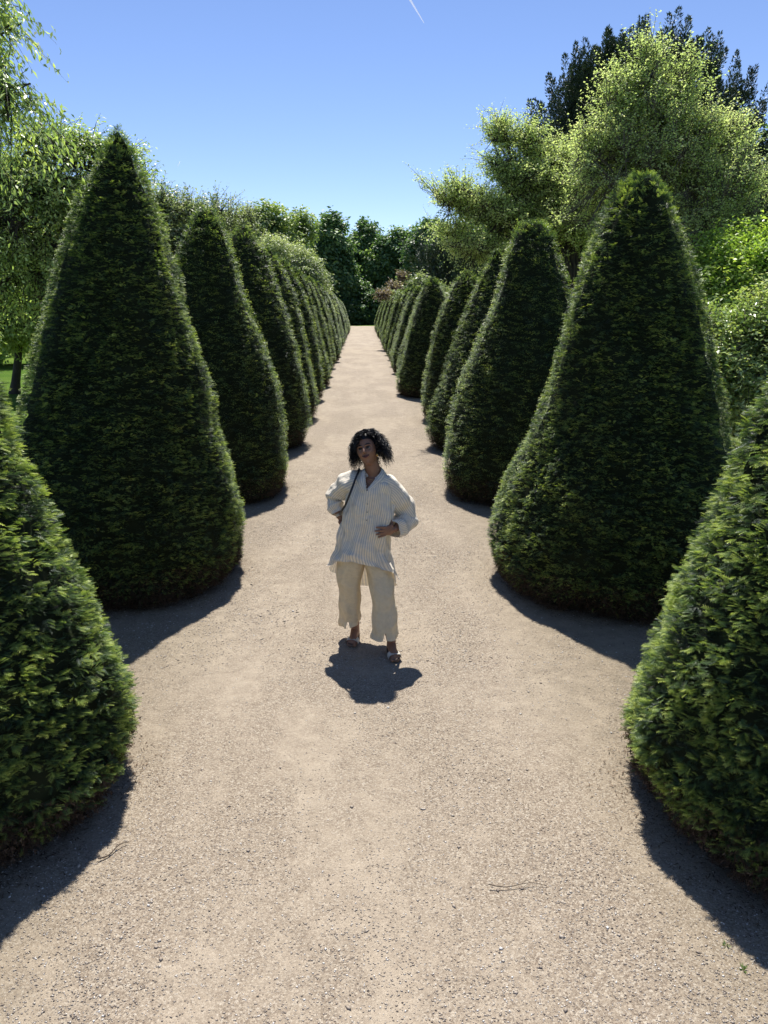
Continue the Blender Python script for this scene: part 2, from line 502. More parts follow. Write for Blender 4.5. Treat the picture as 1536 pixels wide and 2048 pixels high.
    fronds(s, Pp[pb], D=(out[:1] * 0 + (P[:1] * 0) + 0)[:0] if not pb.any() else (np.stack([np.cos(np.arctan2(Pp[pb][:, 1], Pp[pb][:, 0])), np.sin(np.arctan2(Pp[pb][:, 1], Pp[pb][:, 0])), -.2 * np.ones(pb.sum())], 1) + .5 * r.standard_normal((pb.sum(), 3))),
           Nrm=Nn[pb], L=Ls[pb], tone=np.clip(r.normal(.35, .2, pb.sum()), 0, 1), kind=min(kind, 2), r=r)
    # stem seen through the foot
    t = Geo()
    tube(t, [(0, 0, -.02), (.01, 0, h * .3), (0, .01, h * .8)], [R * .1, R * .07, .015], 8)
    for gg in (crown, s, t):
        for a in gg.V:
            a[:, 0] += lean[0] * (a[:, 2] / h) ** 2; a[:, 1] += lean[1] * (a[:, 2] / h) ** 2
    return (crown.mesh('yew_crown', [MAT_YEW, MAT_YEWCORE]), s.mesh('yew_skirt', [MAT_DRY]), t.mesh('yew_trunk', [MAT_BARK]))


def put_cone(meshes, x, y, rz, label, group, sc=(1, 1, 1)):
    root = empty('yew_cone', (x, y, .012), label, 'clipped yew', group)
    root.rotation_euler = (0, 0, rz); root.scale = sc
    for nm, me in zip(('crown', 'skirt', 'trunk'), meshes):
        link(nm, me, root)
    return root


NEAR = {
    'L0': [(0, .98), (.1, 1.07), (.27, 1.15), (.46, 1.13), (.7, 1.09), (.97, 1.01), (1.23, .93), (1.43, .86), (1.68, .79), (1.91, .72), (2.2, .64), (2.6, .52), (3.0, .4), (3.35, .24), (3.55, .1), (3.65, 0)],
    'R0': [(0, .98), (.1, 1.06), (.35, 1.13), (.63, 1.08), (.92, 1.0), (1.21, .91), (1.46, .81), (1.67, .73), (1.88, .65), (2.1, .57), (2.5, .46), (2.9, .34), (3.2, .21), (3.35, .12), (3.45, 0)],
    'L1': [(0, .97), (.12, 1.07), (.44, 1.1), (.7, 1.08), (.99, 1.02), (1.27, .935), (1.55, .85), (2.08, .725), (2.4, .63), (2.7, .56), (3.14, .425), (3.42, .31), (3.65, .2), (3.8, .125), (3.88, .07), (3.94, 0)],
    'R1': [(0, 1.05), (.12, 1.13), (.3, 1.18), (.55, 1.16), (.99, 1.05), (1.42, .87), (1.7, .775), (2.05, .69), (2.45, .58), (2.9, .45), (3.2, .33), (3.36, .26), (3.48, .18), (3.56, .09), (3.59, 0)],
    'L2': [(0, .95), (.12, 1.02), (.35, 1.05), (.84, 1.0), (1.2, .94), (1.52, .86), (2.05, .7), (2.6, .52), (3.1, .38), (3.4, .28), (3.56, .2), (3.67, .11), (3.72, 0)],
    'R2': [(0, 1.02), (.12, 1.1), (.37, 1.13), (.7, 1.09), (1.06, 1.01), (1.66, .85), (2.1, .69), (2.4, .58), (2.75, .46), (3.15, .34), (3.35, .28), (3.46, .22), (3.53, .12), (3.56, 0)]}
GL, GR = 'clipped yew cones in the left row', 'clipped yew cones in the right row'
put_cone(cone_meshes(NEAR['L0'], 3.65, 1.1, 3, int(86000 * DENS), .049, 11, relief=1.6), -2.38, 3.6, 0,
         'nearest yew cone of the left row, cut by the left edge of the photo', GL)
put_cone(cone_meshes(NEAR['R0'], 3.45, 1.1, 3, int(86000 * DENS), .049, 12, relief=1.6), 2.46, 3.4, 0,
         'nearest yew cone of the right row, cut by the right edge of the photo', GR)
put_cone(cone_meshes(NEAR['L1'], 3.94, 1.1, 2, int(105000 * DENS), .040, 13, (.22, 0)), -2.22, 7.05, 0,
         'tallest sharply pointed yew cone, second in the left row', GL)
put_cone(cone_meshes(NEAR['R1'], 3.54, 1.1, 2, int(105000 * DENS), .040, 14, (-.06, 0)), 2.37, 6.75, 0,
         'broad dark yew cone with loose shoots on top, second in the right row', GR)
put_cone(cone_meshes(NEAR['L2'], 3.68, 1.1, 1, int(54000 * DENS), .05, 15, (.08, 0)), -2.02, 10.45, 0,
         'third yew cone of the left row, just behind the tallest pointed one', GL)
put_cone(cone_meshes(NEAR['R2'], 3.52, 1.1, 1, int(54000 * DENS), .05, 16, (-.05, 0)), 2.22, 10.25, 0,
         'flat topped yew cone, third in the right row', GR)
put_cone(cone_meshes('round', 3.8, 1.04, 1, int(40000 * DENS), .052, 17), -2.0, 13.9, 0,
         'fourth yew cone of the left row, narrow with a round top', GL)
put_cone(cone_meshes('pointed', 3.42, 1.12, 1, int(38000 * DENS), .052, 18), 2.3, 13.7, 0,
         'fourth yew cone of the right row, mostly hidden by the flat topped one', GR)
MID = [cone_meshes('round', 3.6, 1.02, 1, int(28000 * DENS), .062, 21), cone_meshes('round', 3.25, 1.0, 1, int(27000 * DENS), .062, 22),
       cone_meshes('blunt', 3.4, 1.02, 1, int(27000 * DENS), .062, 23)]
FAR = [cone_meshes('round', 3.2, 1.0, 0, int(18000 * DENS), .085, 31), cone_meshes('blunt', 3.2, 1.0, 0, int(18000 * DENS), .085, 32)]
ORD = ['fifth', 'sixth', 'seventh', 'eighth', 'ninth', 'tenth', 'eleventh', 'twelfth', 'thirteenth', 'fourteenth', 'fifteenth',
       'sixteenth', 'seventeenth', 'eighteenth', 'nineteenth', 'twentieth', 'twenty-first', 'twenty-second']
rr_ = random.Random(3)
yl = [17.2, 20.6, 24.0, 27.4, 30.8, 34.2, 37.6, 41.0, 44.6, 48.2, 52.0, 56.0, 60.0, 64.0, 68.0, 72.0]
hl = [3.68, 3.62, 3.55, 3.5, 3.5, 3.45, 3.4, 3.4, 3.38, 3.36, 3.3, 3.15, 3.0, 2.9, 2.85, 2.8]
for i, (y, h) in enumerate(zip(yl, hl)):
    ms = (MID[i % 3] if y < 33 else FAR[i % 2]); h0 = {0: 3.6, 1: 3.25, 2: 3.4}[i % 3] if y < 33 else 3.2
    lab = f'{ORD[i]} yew cone of the left row, counted from the front' if i < 15 else 'last and farthest yew cone of the left row'
    put_cone(ms, -1.98 + rr_.uniform(-.05, .05), y, rr_.uniform(0, 6), lab, GL, (1, 1, h / h0))
yr = [16.9, 21.7, 25.0, 28.4, 31.8, 35.2, 38.6, 42.0, 45.4, 48.8, 53.0, 57.5, 62.0, 67.0, 72.0]
hr = [3.2, 3.2, 3.05, 3.1, 3.2, 3.15, 3.2, 3.2, 3.2, 3.15, 3.1, 3.0, 2.95, 2.85, 2.8]
for i, (y, h) in enumerate(zip(yr, hr)):
    ms = (MID[(i + 1) % 3] if y < 33 else FAR[i % 2]); h0 = {0: 3.6, 1: 3.25, 2: 3.4}[(i + 1) % 3] if y < 33 else 3.2
    lab = f'{ORD[i]} yew cone of the right row, counted from the front' if i < 14 else 'last and farthest yew cone of the right row'
    x = 2.1
    if i == 0: x = 2.25
    if i == 1: lab, x = 'rounded yew cone of the right row with its whole side in view after the gap', 1.95
    put_cone(ms, x + rr_.uniform(-.05, .05), y, rr_.uniform(0, 6), lab, GR, (.95, .95, h / h0))


# ------------------------------------------------------------------ needles and dust fallen round the feet of the near cones
def needle_litter():
    r = np.random.default_rng(19); g = Geo()
    for x, y, R_, n in ((-2.38, 3.6, 1.02, 4200), (2.46, 3.4, 1.03, 4200), (-2.22, 7.05, 1.02, 4200), (2.37, 6.75, 1.05, 4200), (-2.02, 10.45, .98, 1800), (2.22, 10.25, 1.0, 1800)):
        a = r.random(n) * TAU; d = R_ * .9 + np.abs(r.normal(0, .12, n)) + .05 * np.sin(5 * a)
        P = np.stack([x + d * np.cos(a), y + d * np.sin(a), np.zeros(n)], 1); P[:, 2] = ground_z(P[:, 0], P[:, 1]) + .004 + .004 * r.random(n)
        th = r.random(n) * TAU; D = np.stack([np.cos(th), np.sin(th), .12 * r.standard_normal(n)], 1)
        TV = np.array([[0, -.12, 0], [0, .12, 0], [1, 0, 0.0]])
        X = D; Y = np.stack([-D[:, 1], D[:, 0], 0 * th], 1); L = .012 + .02 * r.random(n) ** 2
        V = P[:, None] + L[:, None, None] * (TV[None, :, 0:1] * X[:, None] + TV[None, :, 1:2] * Y[:, None])
        g.add(V, np.arange(3 * n).reshape(-1, 3), 0, np.repeat(r.random(n), 3))
    tag(link('needle_litter', g.mesh('needle_litter', [MAT_DRY])), 'dry brown needles fallen round the feet of the yew cones', 'needles', kind='stuff')


needle_litter()

# ------------------------------------------------------------------ trees
def leaf_quads(geo, P, D, Nrm, L, W, tone, mat=0, curl=.12):
    X = unit(D); Z = unit(Nrm - (Nrm * X).sum(1, keepdims=True) * X); Y = np.cross(Z, X)
    L = L[:, None]; W = W[:, None]
    a = P; b = P + X * L * .45 + Y * W * .5 + Z * L * .06; c = P + X * L - Z * L * curl; d = P + X * L * .45 - Y * W * .5 + Z * L * .06
    V = np.stack([a, b, c, d], 1).reshape(-1, 3)
    geo.add(V, np.arange(len(V)).reshape(-1, 4), mat, np.repeat(tone, 4))


def wob(P, s, ph):
    return np.sin(P[:, 0] * s + ph[0] + 1.3 * np.sin(P[:, 2] * s * .7)) * np.sin(P[:, 1] * s * 1.1 + ph[1]) + np.sin(P[:, 2] * s * 1.2 + ph[2] + P[:, 0] * s * .4)


def ellipsoid_pts(r, n, c, rad, lo=.5):
    d = unit(r.standard_normal((n, 3)))
    q = (lo ** 3 + (1 - lo ** 3) * r.random(n)) ** (1 / 3)
    return np.asarray(c) + d * q[:, None] * np.asarray(rad), d


def tree_meshes(name, base, blobs, leafmat, barkmat, seed, nt=3000, lpt=14, tl=.5, L=.07, W=.04, droop=.3, rise=.2,
                trunk=.15, gap=.25, twigr=.004, lean_top=None, out_w=1.0, lo=.45, fork=.45, hang=0.0, tone0=.5, limbs=5, flat=.0, rag=1.0):
    """blobs: list of (centre xyz, radii xyz, weight)"""
    r = np.random.default_rng(seed)
    base = np.asarray(base, float)
    ph = r.random(3) * TAU
    g, w = Geo(), Geo()
    C = np.array([b[0] for b in blobs], float); R = np.array([b[1] for b in blobs], float)
    vol = np.array([np.prod(b[1]) ** (2 / 3) * (b[2] if len(b) > 2 else 1) for b in blobs]); vol /= vol.sum()
    # trunk rising into the crown
    ctr = (C * vol[:, None]).sum(0)
    top = ctr + [0, 0, R[:, 2].max() * .3]
    if lean_top is not None: top = np.asarray(lean_top, float)
    t = np.linspace(0, 1, 12)[:, None]
    tp = base * (1 - t) + top * t + np.sin(t * 3.1) * r.uniform(-.06, .06, 3) * np.linalg.norm(top - base)
    tp[0] = base - [0, 0, .05]
    trad = trunk * (1 - .8 * t[:, 0]); trad[0] *= 1.35
    tube(w, tp, trad, 10, 0, .5)
    for c, R_ in zip(C, R):
        f = r.uniform(fork, fork + .3); k = f * 11; p0 = tp[int(k)] * (1 - k % 1) + tp[min(11, int(k) + 1)] * (k % 1)
        if c[2] < p0[2]: p0 = tp[max(2, int(k) - 3)]
        s = np.linspace(0, 1, 8)[:, None]
        mid = (p0 + c) / 2 + np.array([0, 0, .12 * np.linalg.norm(c - p0)]) + r.normal(0, .05, 3) * np.linalg.norm(c - p0)
        lp = p0 * (1 - s) ** 2 + 2 * mid * s * (1 - s) + c * s ** 2
        r0 = trunk * .45
        tube(w, lp, np.linspace(r0, r0 * .3, 8), 6, 0, .5)
        ends, dd = ellipsoid_pts(r, limbs, c, R_ * .85, .7)
        for e, d in zip(ends, dd):
            j = r.integers(2, 8); q0 = lp[j]
            m2 = (q0 + e) / 2 + np.array([0, 0, .1]) * R_[2] + r.normal(0, .08, 3) * R_
            tube(w, q0 * (1 - s) ** 2 + 2 * m2 * s * (1 - s) + e * s ** 2, np.linspace(r0 * .4, r0 * .1, 8), 4, 0, .5)
    # twigs
    bi = r.choice(len(blobs), nt, p=vol)
    d = unit(r.standard_normal((nt, 3)))
    q = (lo ** 3 + (1 - lo ** 3) * r.random(nt)) ** (1 / 3)
    edge = 1 + rag * (.2 * wob(d, 4.0, ph) + .17 * wob(d, 9.0, ph[::-1]))
    S = C[bi] + d * (q * edge)[:, None] * R[bi]
    keep = wob(S, 3.4 / max(.3, R.mean()), ph) > -1.3 + gap * 2.6 * r.random(nt)
    keep &= S[:, 2] > .15
    S, d, bi, q = S[keep], d[keep], bi[keep], q[keep]; n = len(S)
    D = unit(d * out_w + np.array([0, 0, rise]) + .5 * r.standard_normal((n, 3)))
    S = S - D * tl * .35
    T = tl * (.6 + .8 * r.random(n))
    u = (np.arange(lpt) + .5) / lpt
    tt = u[None] * np.ones((n, 1)) + r.uniform(-.03, .03, (n, lpt))
    Pt = S[:, None] + D[:, None] * (T[:, None] * tt)[..., None]
    Pt[..., 2] -= (droop * T[:, None] * tt ** 2) + hang * T[:, None] * tt ** 1.5
    tan = D[:, None] * np.ones((1, lpt, 1)); tan = tan.copy(); tan[..., 2] -= 2 * droop * tt + hang * 1.5 * tt ** .5
    tan = unit(tan)
    side = unit(np.cross(tan, np.array([0, 0, 1.0]) + .01)); sg = np.where(np.arange(lpt) % 2, 1, -1)[None, :, None]
    LD = unit(tan * .6 + side * sg * (.7 + .3 * r.random((n, lpt, 1))) + .35 * r.standard_normal((n, lpt, 3)) + np.array([0, 0, -.25 - hang * .6]))
    LN = unit(np.array([0, 0, 1.0]) * (1 - flat) + .65 * r.standard_normal((n, lpt, 3)) + .2 * d[:, None])
    Pl = (Pt + r.normal(0, .012 + L * .2, Pt.shape)).reshape(-1, 3)
    m = len(Pl)
    base_t = tone0 + .16 * wob(S, 3.2 / max(.3, R.mean()), ph[[1, 2, 0]]) + .1 * r.standard_normal(n)
    tone = np.clip(np.repeat(base_t, lpt) + .09 * r.standard_normal(m) + .1 * (tt.reshape(-1) - .5), 0, 1)
    leaf_quads(g, Pl, LD.reshape(-1, 3), LN.reshape(-1, 3), L * (.6 + .7 * r.random(m)), W * (.6 + .7 * r.random(m)), tone)
    if twigr > 0:   # each twig grows from the nearest limb
        LP = np.concatenate([v[:: (10 if len(v) > 100 else 4)] for v in w.V])
        near = np.empty((n, 3))
        for a0 in range(0, n, 1000):
            q_ = S[a0:a0 + 1000]; near[a0:a0 + 1000] = LP[((q_[:, None] - LP[None]) ** 2).sum(-1).argmin(1)]
        mid_ = (near + S) / 2 + r.normal(0, .05, (n, 3)) * np.linalg.norm(S - near, axis=1)[:, None]
        A_ = np.stack([near, mid_, S], 1)
        o3 = np.array([[1, 0, 0], [-.5, .87, 0], [-.5, -.3, .8]]) * twigr
        V_ = (A_[:, :, None] + o3[None, None] * np.array([2.2, 1.6, 1.1])[None, :, None, None]).reshape(-1, 3)
        f_ = np.array([[o + a, o + (a + 1) % 3, o + 3 + (a + 1) % 3, o + 3 + a] for o in (0, 3) for a in range(3)])
        w.add(V_, ((np.arange(n) * 9)[:, None, None] + f_[None]).reshape(-1, 4), 0, .5)
    # twig wood as thin three-sided rods in two pieces
    if twigr > 0:
        js = [0, lpt // 2, lpt - 1]
        A = Pt[:, js].copy(); A[:, 0] = S
        off = np.array([[1, 0, 0], [-.5, .87, 0], [-.5, -.3, .8]]) * twigr
        Vt = (A[:, :, None] + off[None, None] * np.array([1.2, .8, .3])[None, :, None, None]).reshape(-1, 3)
        b0 = (np.arange(n) * 9)[:, None, None]
        fq = np.array([[o + a, o + (a + 1) % 3, o + 3 + (a + 1) % 3, o + 3 + a] for o in (0, 3) for a in range(3)])
        w.add(Vt, (b0 + fq[None]).reshape(-1, 4), 0, .5)
    return g.mesh(name + '_crown', [leafmat], base), w.mesh(name + '_trunk', [barkmat], base)


def put_tree(name, base, meshes, label, cat, group=None, rz=0, sc=(1, 1, 1)):
    root = empty(name, base, label, cat, group)
    root.rotation_euler = (0, 0, rz); root.scale = sc
    link('crown', meshes[0], root); link('trunk', meshes[1], root)
    return root


def B(u, v, y, ru, rv=None, rd=None, w=1.0):
    """crown blob seen at photo pixel (u, v) at distance y, radii in photo pixels"""
    c = at(u, v, y); k = y / F_PX
    rv = rv or ru
    return (c, (ru * k, (rd or ru) * k, rv * k), w)


BARK_D = bark_mat('bark_dark', (.02, .017, .014), (.07, .058, .048), 14)
BARK_G = bark_mat('bark_grey', (.07, .062, .052), (.2, .18, .15), 14)
LM_WILLOW = leaf_mat('leaf_hanging_green', [(0, (0.109, 0.173, 0.066)), (.4, (0.302, 0.401, 0.165)), (.75, (0.605, 0.691, 0.280)), (1, (0.800, 0.800, 0.443))], .38, .38, .55)
LM_OLIVE = leaf_mat('leaf_olive', [(0, (0.088, 0.128, 0.069)), (.5, (0.252, 0.306, 0.167)), (1, (0.504, 0.535, 0.333))], .35, .45, .5)
LM_PALE = leaf_mat('leaf_pale_green', [(0, (.30, .39, .16)), (.4, (.49, .60, .26)), (.75, (.63, .71, .36)), (1, (.78, .79, .54))], .56, .55, .3, tcol=(1.15, 1.2, .72))
LM_BRIGHT = leaf_mat('leaf_bright_green', [(0, (0.098, 0.177, 0.035)), (.5, (0.290, 0.425, 0.090)), (1, (0.575, 0.660, 0.178))], .42, .4, .5)
LM_GLOSSY = leaf_mat('leaf_glossy', [(0, (0.115, 0.172, 0.066)), (.5, (0.339, 0.453, 0.158)), (1, (0.736, 0.760, 0.318))], .25, .26, .8)
LM_CHEST = leaf_mat('leaf_dark_broad', [(0, (0.055, 0.105, 0.059)), (.5, (0.137, 0.230, 0.099)), (1, (0.317, 0.422, 0.173))], .3, .5, .4)
LM_MIDG = leaf_mat('leaf_mid_green', [(0, (0.091, 0.137, 0.054)), (.5, (0.251, 0.337, 0.112)), (1, (0.504, 0.552, 0.199))], .35, .5, .4)
LM_CONIF = leaf_mat('needles_blue_dark', [(0, (0.019, 0.031, 0.022)), (.5, (0.043, 0.071, 0.044)), (1, (0.107, 0.137, 0.078))], .1, .5, .4)
LM_RED = leaf_mat('leaf_coppery', [(0, (0.132, 0.104, 0.090)), (.5, (0.205, 0.147, 0.124)), (1, (0.370, 0.309, 0.267))], .35, .5, .4)

K = DENS
# hanging tree at the upper left, close to the camera
b = [B(-10, 50, 7.5, 60, 100), B(15, 190, 7.2, 55, 80), B(-130, 100, 7.5, 110, 160)]
put_tree('weeping_tree', (-6.6, 7.6, 0), tree_meshes('weeping_tree', (-6.6, 7.6, 0), b, LM_WILLOW, BARK_D, 41, int(560 * K), 22, .55, .07, .021,
         .4, .25, .16, .75, .004, hang=.5, tone0=.55, lo=.3, lean_top=(-5.3, 7.6, 5.4), limbs=7),
         'near tree with long hanging leafy twigs in the upper left corner', 'tree')
b = [B(130, 330, 13, 80, 70), B(200, 350, 13.5, 90, 70), B(60, 400, 13, 90, 90), B(160, 440, 13.5, 80, 80), B(255, 430, 14, 45, 50), B(60, 300, 13, 50, 50), B(100, 540, 13.5, 90, 70), B(-60, 420, 13, 120, 150)]
put_tree('broadleaf_tree', (-8.6, 13.4, 0), tree_meshes('broadleaf_tree', (-8.6, 13.4, 0), b, LM_WILLOW, BARK_D, 42, int(5400 * K), 13, .42, .062, .03,
         
         .25, .3, .16, .5, .005, hang=.06, tone0=.5, lean_top=at(60, 380, 13.4)),
         'broad green tree behind the tallest pointed yew cone', 'tree', 'garden trees on the left')
b = [B(325, 415, 19, 28, 36), B(380, 440, 19, 50, 40), B(440, 425, 20, 40, 26), B(350, 510, 19, 45, 50), B(300, 480, 18.5, 36, 50), B(440, 480, 20, 50, 36), B(330, 590, 18.5, 45, 50), B(490, 440, 21, 28, 26)]
put_tree('broadleaf_tree', at(330, 790, 19) * [1, 1, 0], tree_meshes('olive_tree', at(330, 790, 19) * [1, 1, 0], b, LM_OLIVE, BARK_D, 43, int(3600 * K), 13, .5, .075, .03,
         .2, .45, .13, .62, .006, tone0=.55, lean_top=at(325, 400, 19)),
         'feathery olive green tree rising between the first two whole left cones', 'tree', 'garden trees on the left')
b = [B(60, 560, 22, 90, 70), B(-20, 560, 22, 90, 90), B(110, 620, 22.5, 60, 60), B(20, 640, 22, 80, 50), B(60, 500, 22, 70, 50)]
put_tree('young_tree', (-10.0, 22.6, 0), tree_meshes('young_tree', (-10.0, 22.6, 0), b, LM_MIDG, BARK_D, 44, int(4800 * K), 12, .5, .12, .07,
         .25, .3, .13, .3, .006, tone0=.6),
         'young round tree with a bare straight trunk standing on the lawn', 'tree', 'garden trees on the left')
b = [B(30, 660, 33, 70, 40), B(-60, 640, 33, 80, 60), B(110, 640, 34, 60, 50)]
put_tree('young_tree', (-15.6, 34, 0), tree_meshes('young_tree_b', (-15.6, 34, 0), b, LM_BRIGHT, BARK_D, 45, int(3500 * K), 10, .6, .14, .09, .2, .3, .16, .3, .008, tone0=.6),
         'smaller bright green tree farther back on the left lawn', 'tree', 'garden trees on the left')
# grey green round tree and domes farther down the left side
b = [B(600, 545, 42, 45, 40), B(575, 520, 42, 40, 30), B(630, 570, 43, 24, 36), B(545, 500, 41, 30, 26), B(600, 600, 42, 50, 50)]
put_tree('broadleaf_tree', at(590, 700, 42) * [1, 1, 0], tree_meshes('greygreen_tree', at(590, 700, 42) * [1, 1, 0], b, LM_OLIVE, BARK_D, 46, int(6500 * K), 12, .55, .12, .05,
         .3, .2, .2, .1, .0, tone0=.6),
         'soft grey green rounded tree over the far left cones', 'tree', 'garden trees on the left')
b = [B(535, 445, 75, 34, 28), B(490, 460, 75, 34, 28), B(600, 455, 76, 24, 24), B(560, 480, 75, 50, 36), B(440, 470, 74, 50, 30), B(380, 500, 74, 60, 40), B(540, 550, 75, 80, 50)]
put_tree('broadleaf_tree', at(540, 660, 75) * [1, 1, 0], tree_meshes('dome_tree', at(540, 660, 75) * [1, 1, 0], b, LM_MIDG, BARK_D, 47, int(9000 * K), 10, .9, .28, .18, .3, .2, .4, .1, .0, tone0=.52),
         'mid green domed tree on the skyline behind the left row', 'tree', 'tall trees at the end of the garden')
# dark chestnuts closing the view
def chestnut(blobs, base, seed, label, mat=None, nt=6000):
    put_tree('chestnut_tree', base, tree_meshes('chestnut_tree', base, blobs, mat or LM_CHEST, BARK_D, seed, int(nt * K), 9, 1.3, .42, .26,
             .35, .15, .45, .3, .0, tone0=.5, lo=.55), label, 'tree', 'tall trees at the end of the garden')
chestnut([B(662, 475, 95, 30, 42), B(655, 530, 95, 34, 50), B(680, 560, 95, 34, 50), B(640, 600, 95, 40, 50)], at(662, 640, 96) * [1, 1, 0], 51, 'tallest dark chestnut left of the end of the path', None, 7000)
chestnut([B(728, 495, 103, 28, 34), B(712, 540, 103, 30, 44), B(740, 560, 102, 30, 44), B(715, 600, 102, 30, 40)], at(722, 640, 103) * [1, 1, 0], 52, 'dark chestnut straight above the end of the path', None, 6500)
chestnut([B(795, 492, 100, 32, 32), B(775, 530, 100, 34, 40), B(815, 540, 100, 30, 44), B(790, 585, 100, 40, 44)], at(795, 640, 100) * [1, 1, 0], 53, 'round topped chestnut just right of the end of the path', None, 7000)
chestnut([B(872, 480, 92, 34, 40), B(850, 520, 92, 34, 46), B(900, 520, 92, 36, 50), B(870, 580, 92, 50, 50)], at(872, 645, 92) * [1, 1, 0], 54, 'dark chestnut rising behind the rounded right yew cone', None, 7000)
# undergrowth under the chestnuts: low dark bushes
for k, (u, s, lab) in enumerate([(660, 60, 'low dark bush left of the end of the path'), (726, 34, 'low dark bush straight across the end of the path'), (790, 60, 'low dark bush right of the end of the path')]):
    bb = [B(u - s * .4, 622, 93 + k, s * .6, 24), B(u + s * .4, 618, 93 + k, s * .6, 26), B(u, 600, 94 + k, s * .5, 26)]
    base = at(u, 640, 93 + k) * [1, 1, 0]
    put_tree('bush', base, tree_meshes('bush', base, bb, LM_CHEST, BARK_D, 60 + k, int(2600 * K), 9, 1.0, .34, .22, .2, .2, .12, .1, .0, tone0=.3), lab, 'bush', 'dark bushes at the end of the path')
# right side, far
b = [B(766, 590, 44, 12, 6), B(790, 577, 45, 12, 7), B(804, 555, 46, 8, 7)]
put_tree('copper_shrub', at(785, 640, 45) * [1, 1, 0], tree_meshes('copper_shrub', at(785, 640, 45) * [1, 1, 0], b, LM_RED, BARK_D, 71, int(420 * K), 8, .4, .13, .07, .1, .5, .07, .4, .006, tone0=.55),
         'reddish coppery shrub above the far right cones', 'shrub')
b = [B(815, 592, 36, 20, 10), B(838, 568, 36, 16, 16), B(885, 600, 35, 22, 26)]
put_tree('light_green_shrub', at(840, 660, 36) * [1, 1, 0], tree_meshes('light_green_shrub', at(840, 660, 36) * [1, 1, 0], b, LM_OLIVE, BARK_D, 72, int(1100 * K), 9, .4, .12, .06, .1, .4, .07, .3, .005, tone0=.55),
         'light green shrub between the far right cones and the conifer', 'shrub')


def plumes(blobs, base, name, mat, seed, npl, plen, prad, lpp, L, W, trunk, droop=0.0, tone0=.45, upd=1.0):
    """conifer crown: many upright (or hanging) feathery plumes"""
    r = np.random.default_rng(seed); g, w = Geo(), Geo()
    C = np.array([x[0] for x in blobs]); R = np.array([x[1] for x in blobs]); vol = np.prod(R, 1) ** (2 / 3); vol = vol / vol.sum()
    bi = r.choice(len(blobs), npl, p=vol); d = unit(r.standard_normal((npl, 3)) + [0, 0, .3])
    S = C[bi] + d * (.5 + .5 * r.random(npl))[:, None] * R[bi]
    ax = unit(d * .42 + np.array([0, 0, upd]) + .12 * r.standard_normal((npl, 3)))
    ln = plen * (.5 + .8 * r.random(npl))
    u = r.random((npl, lpp)) ** .8
    rad = prad * (1 - u) ** .7 * (u + .12) ** .3
    th = r.random((npl, lpp)) * TAU
    a1 = unit(np.cross(ax, [1, 0, 0.1])); a2 = np.cross(ax, a1)
    out = np.cos(th)[..., None] * a1[:, None] + np.sin(th)[..., None] * a2[:, None]
    P = S[:, None] + ax[:, None] * (ln[:, None] * u)[..., None] + out * (rad * r.random((npl, lpp)) ** .4)[..., None]
    P[..., 2] -= droop * u ** 2 * ln[:, None]
    D = unit(ax[:, None] * .9 + out * .7 + .25 * r.standard_normal(P.shape)); D[..., 2] -= droop
    n = npl * lpp
    tone = np.clip(tone0 + .12 * r.standard_normal(n) + np.repeat(.14 * r.standard_normal(npl), lpp), 0, 1)
    leaf_quads(g, P.reshape(-1, 3), D.reshape(-1, 3), r.standard_normal((n, 3)), L * (.6 + .8 * r.random(n)), W * (.6 + .8 * r.random(n)), tone)
    base = np.asarray(base, float); top = C[C[:, 2].argmax()]
    tube(w, [base - [0, 0, .05], base * .6 + top * .4, top], [trunk, trunk * .6, trunk * .1], 8)
    for k in range(0, npl, max(1, npl // 60)):
        f_ = r.uniform(.25, .9); q = (base * (1 - f_ / .5) + (base * .6 + top * .4) * f_ / .5) if f_ < .5 else ((base * .6 + top * .4) * (1 - (f_ - .5) / .5) + top * (f_ - .5) / .5); tube(w, [q, (q + S[k]) / 2 + [0, 0, -.1], S[k], S[k] + ax[k] * ln[k] * .7], [trunk * .2, trunk * .14, trunk * .08, .01], 5)
    return g.mesh(name + '_crown', [mat], base), w.mesh(name + '_trunk', [BARK_D], base)


b = [B(870, 550, 40, 34, 30), B(905, 560, 40, 36, 36), B(940, 560, 41, 36, 40), B(890, 610, 40, 40, 40)]
base = at(890, 680, 40) * [1, 1, 0]
put_tree('conifer', base, plumes(b, base, 'weeping_conifer', LM_CONIF, 73, int(260 * K), 1.5, .2, 60, .17, .05, .16, .0, .55),
         'feathery dark conifer behind the rounded right yew cone', 'conifer', 'dark conifers on the right')
b = [B(1290, 175, 30, 80, 55), B(1215, 205, 30, 45, 50), B(1375, 185, 30, 50, 55), B(1205, 175, 30, 34, 50), B(1150, 245, 30, 54, 80), B(1088, 325, 30, 48, 64), B(1430, 265, 30, 48, 70), B(1300, 220, 30, 120, 80), B(1455, 290, 30, 60, 90), B(1250, 280, 30, 120, 140), B(1180, 400, 30, 130, 120), B(1340, 400, 30, 150, 150),
     B(1180, 540, 30, 120, 120), B(1360, 560, 30, 140, 140)]
base = at(1280, 720, 30) * [1, 1, 0]
put_tree('conifer', base, plumes(b, base, 'big_conifer', LM_CONIF, 74, int(1500 * K), 1.15, .36, 230, .10, .035, .45, 0, .42),
         'tall black green conifer with jagged tops behind the pale tree', 'conifer', 'dark conifers on the right')
b = [B(1530, 340, 28, 40, 30), B(1560, 400, 28, 70, 80), B(1540, 470, 28, 60, 60), B(1600, 340, 28, 60, 80), B(1600, 560, 28, 90, 90)]
base = at(1590, 740, 28) * [1, 1, 0]
put_tree('conifer', base, plumes(b, base, 'edge_conifer', LM_CONIF, 75, int(420 * K), 1.1, .22, 120, .12, .04, .25, .2, .4, .5),
         'dark conifer cut by the right edge of the photo', 'conifer', 'dark conifers on the right')

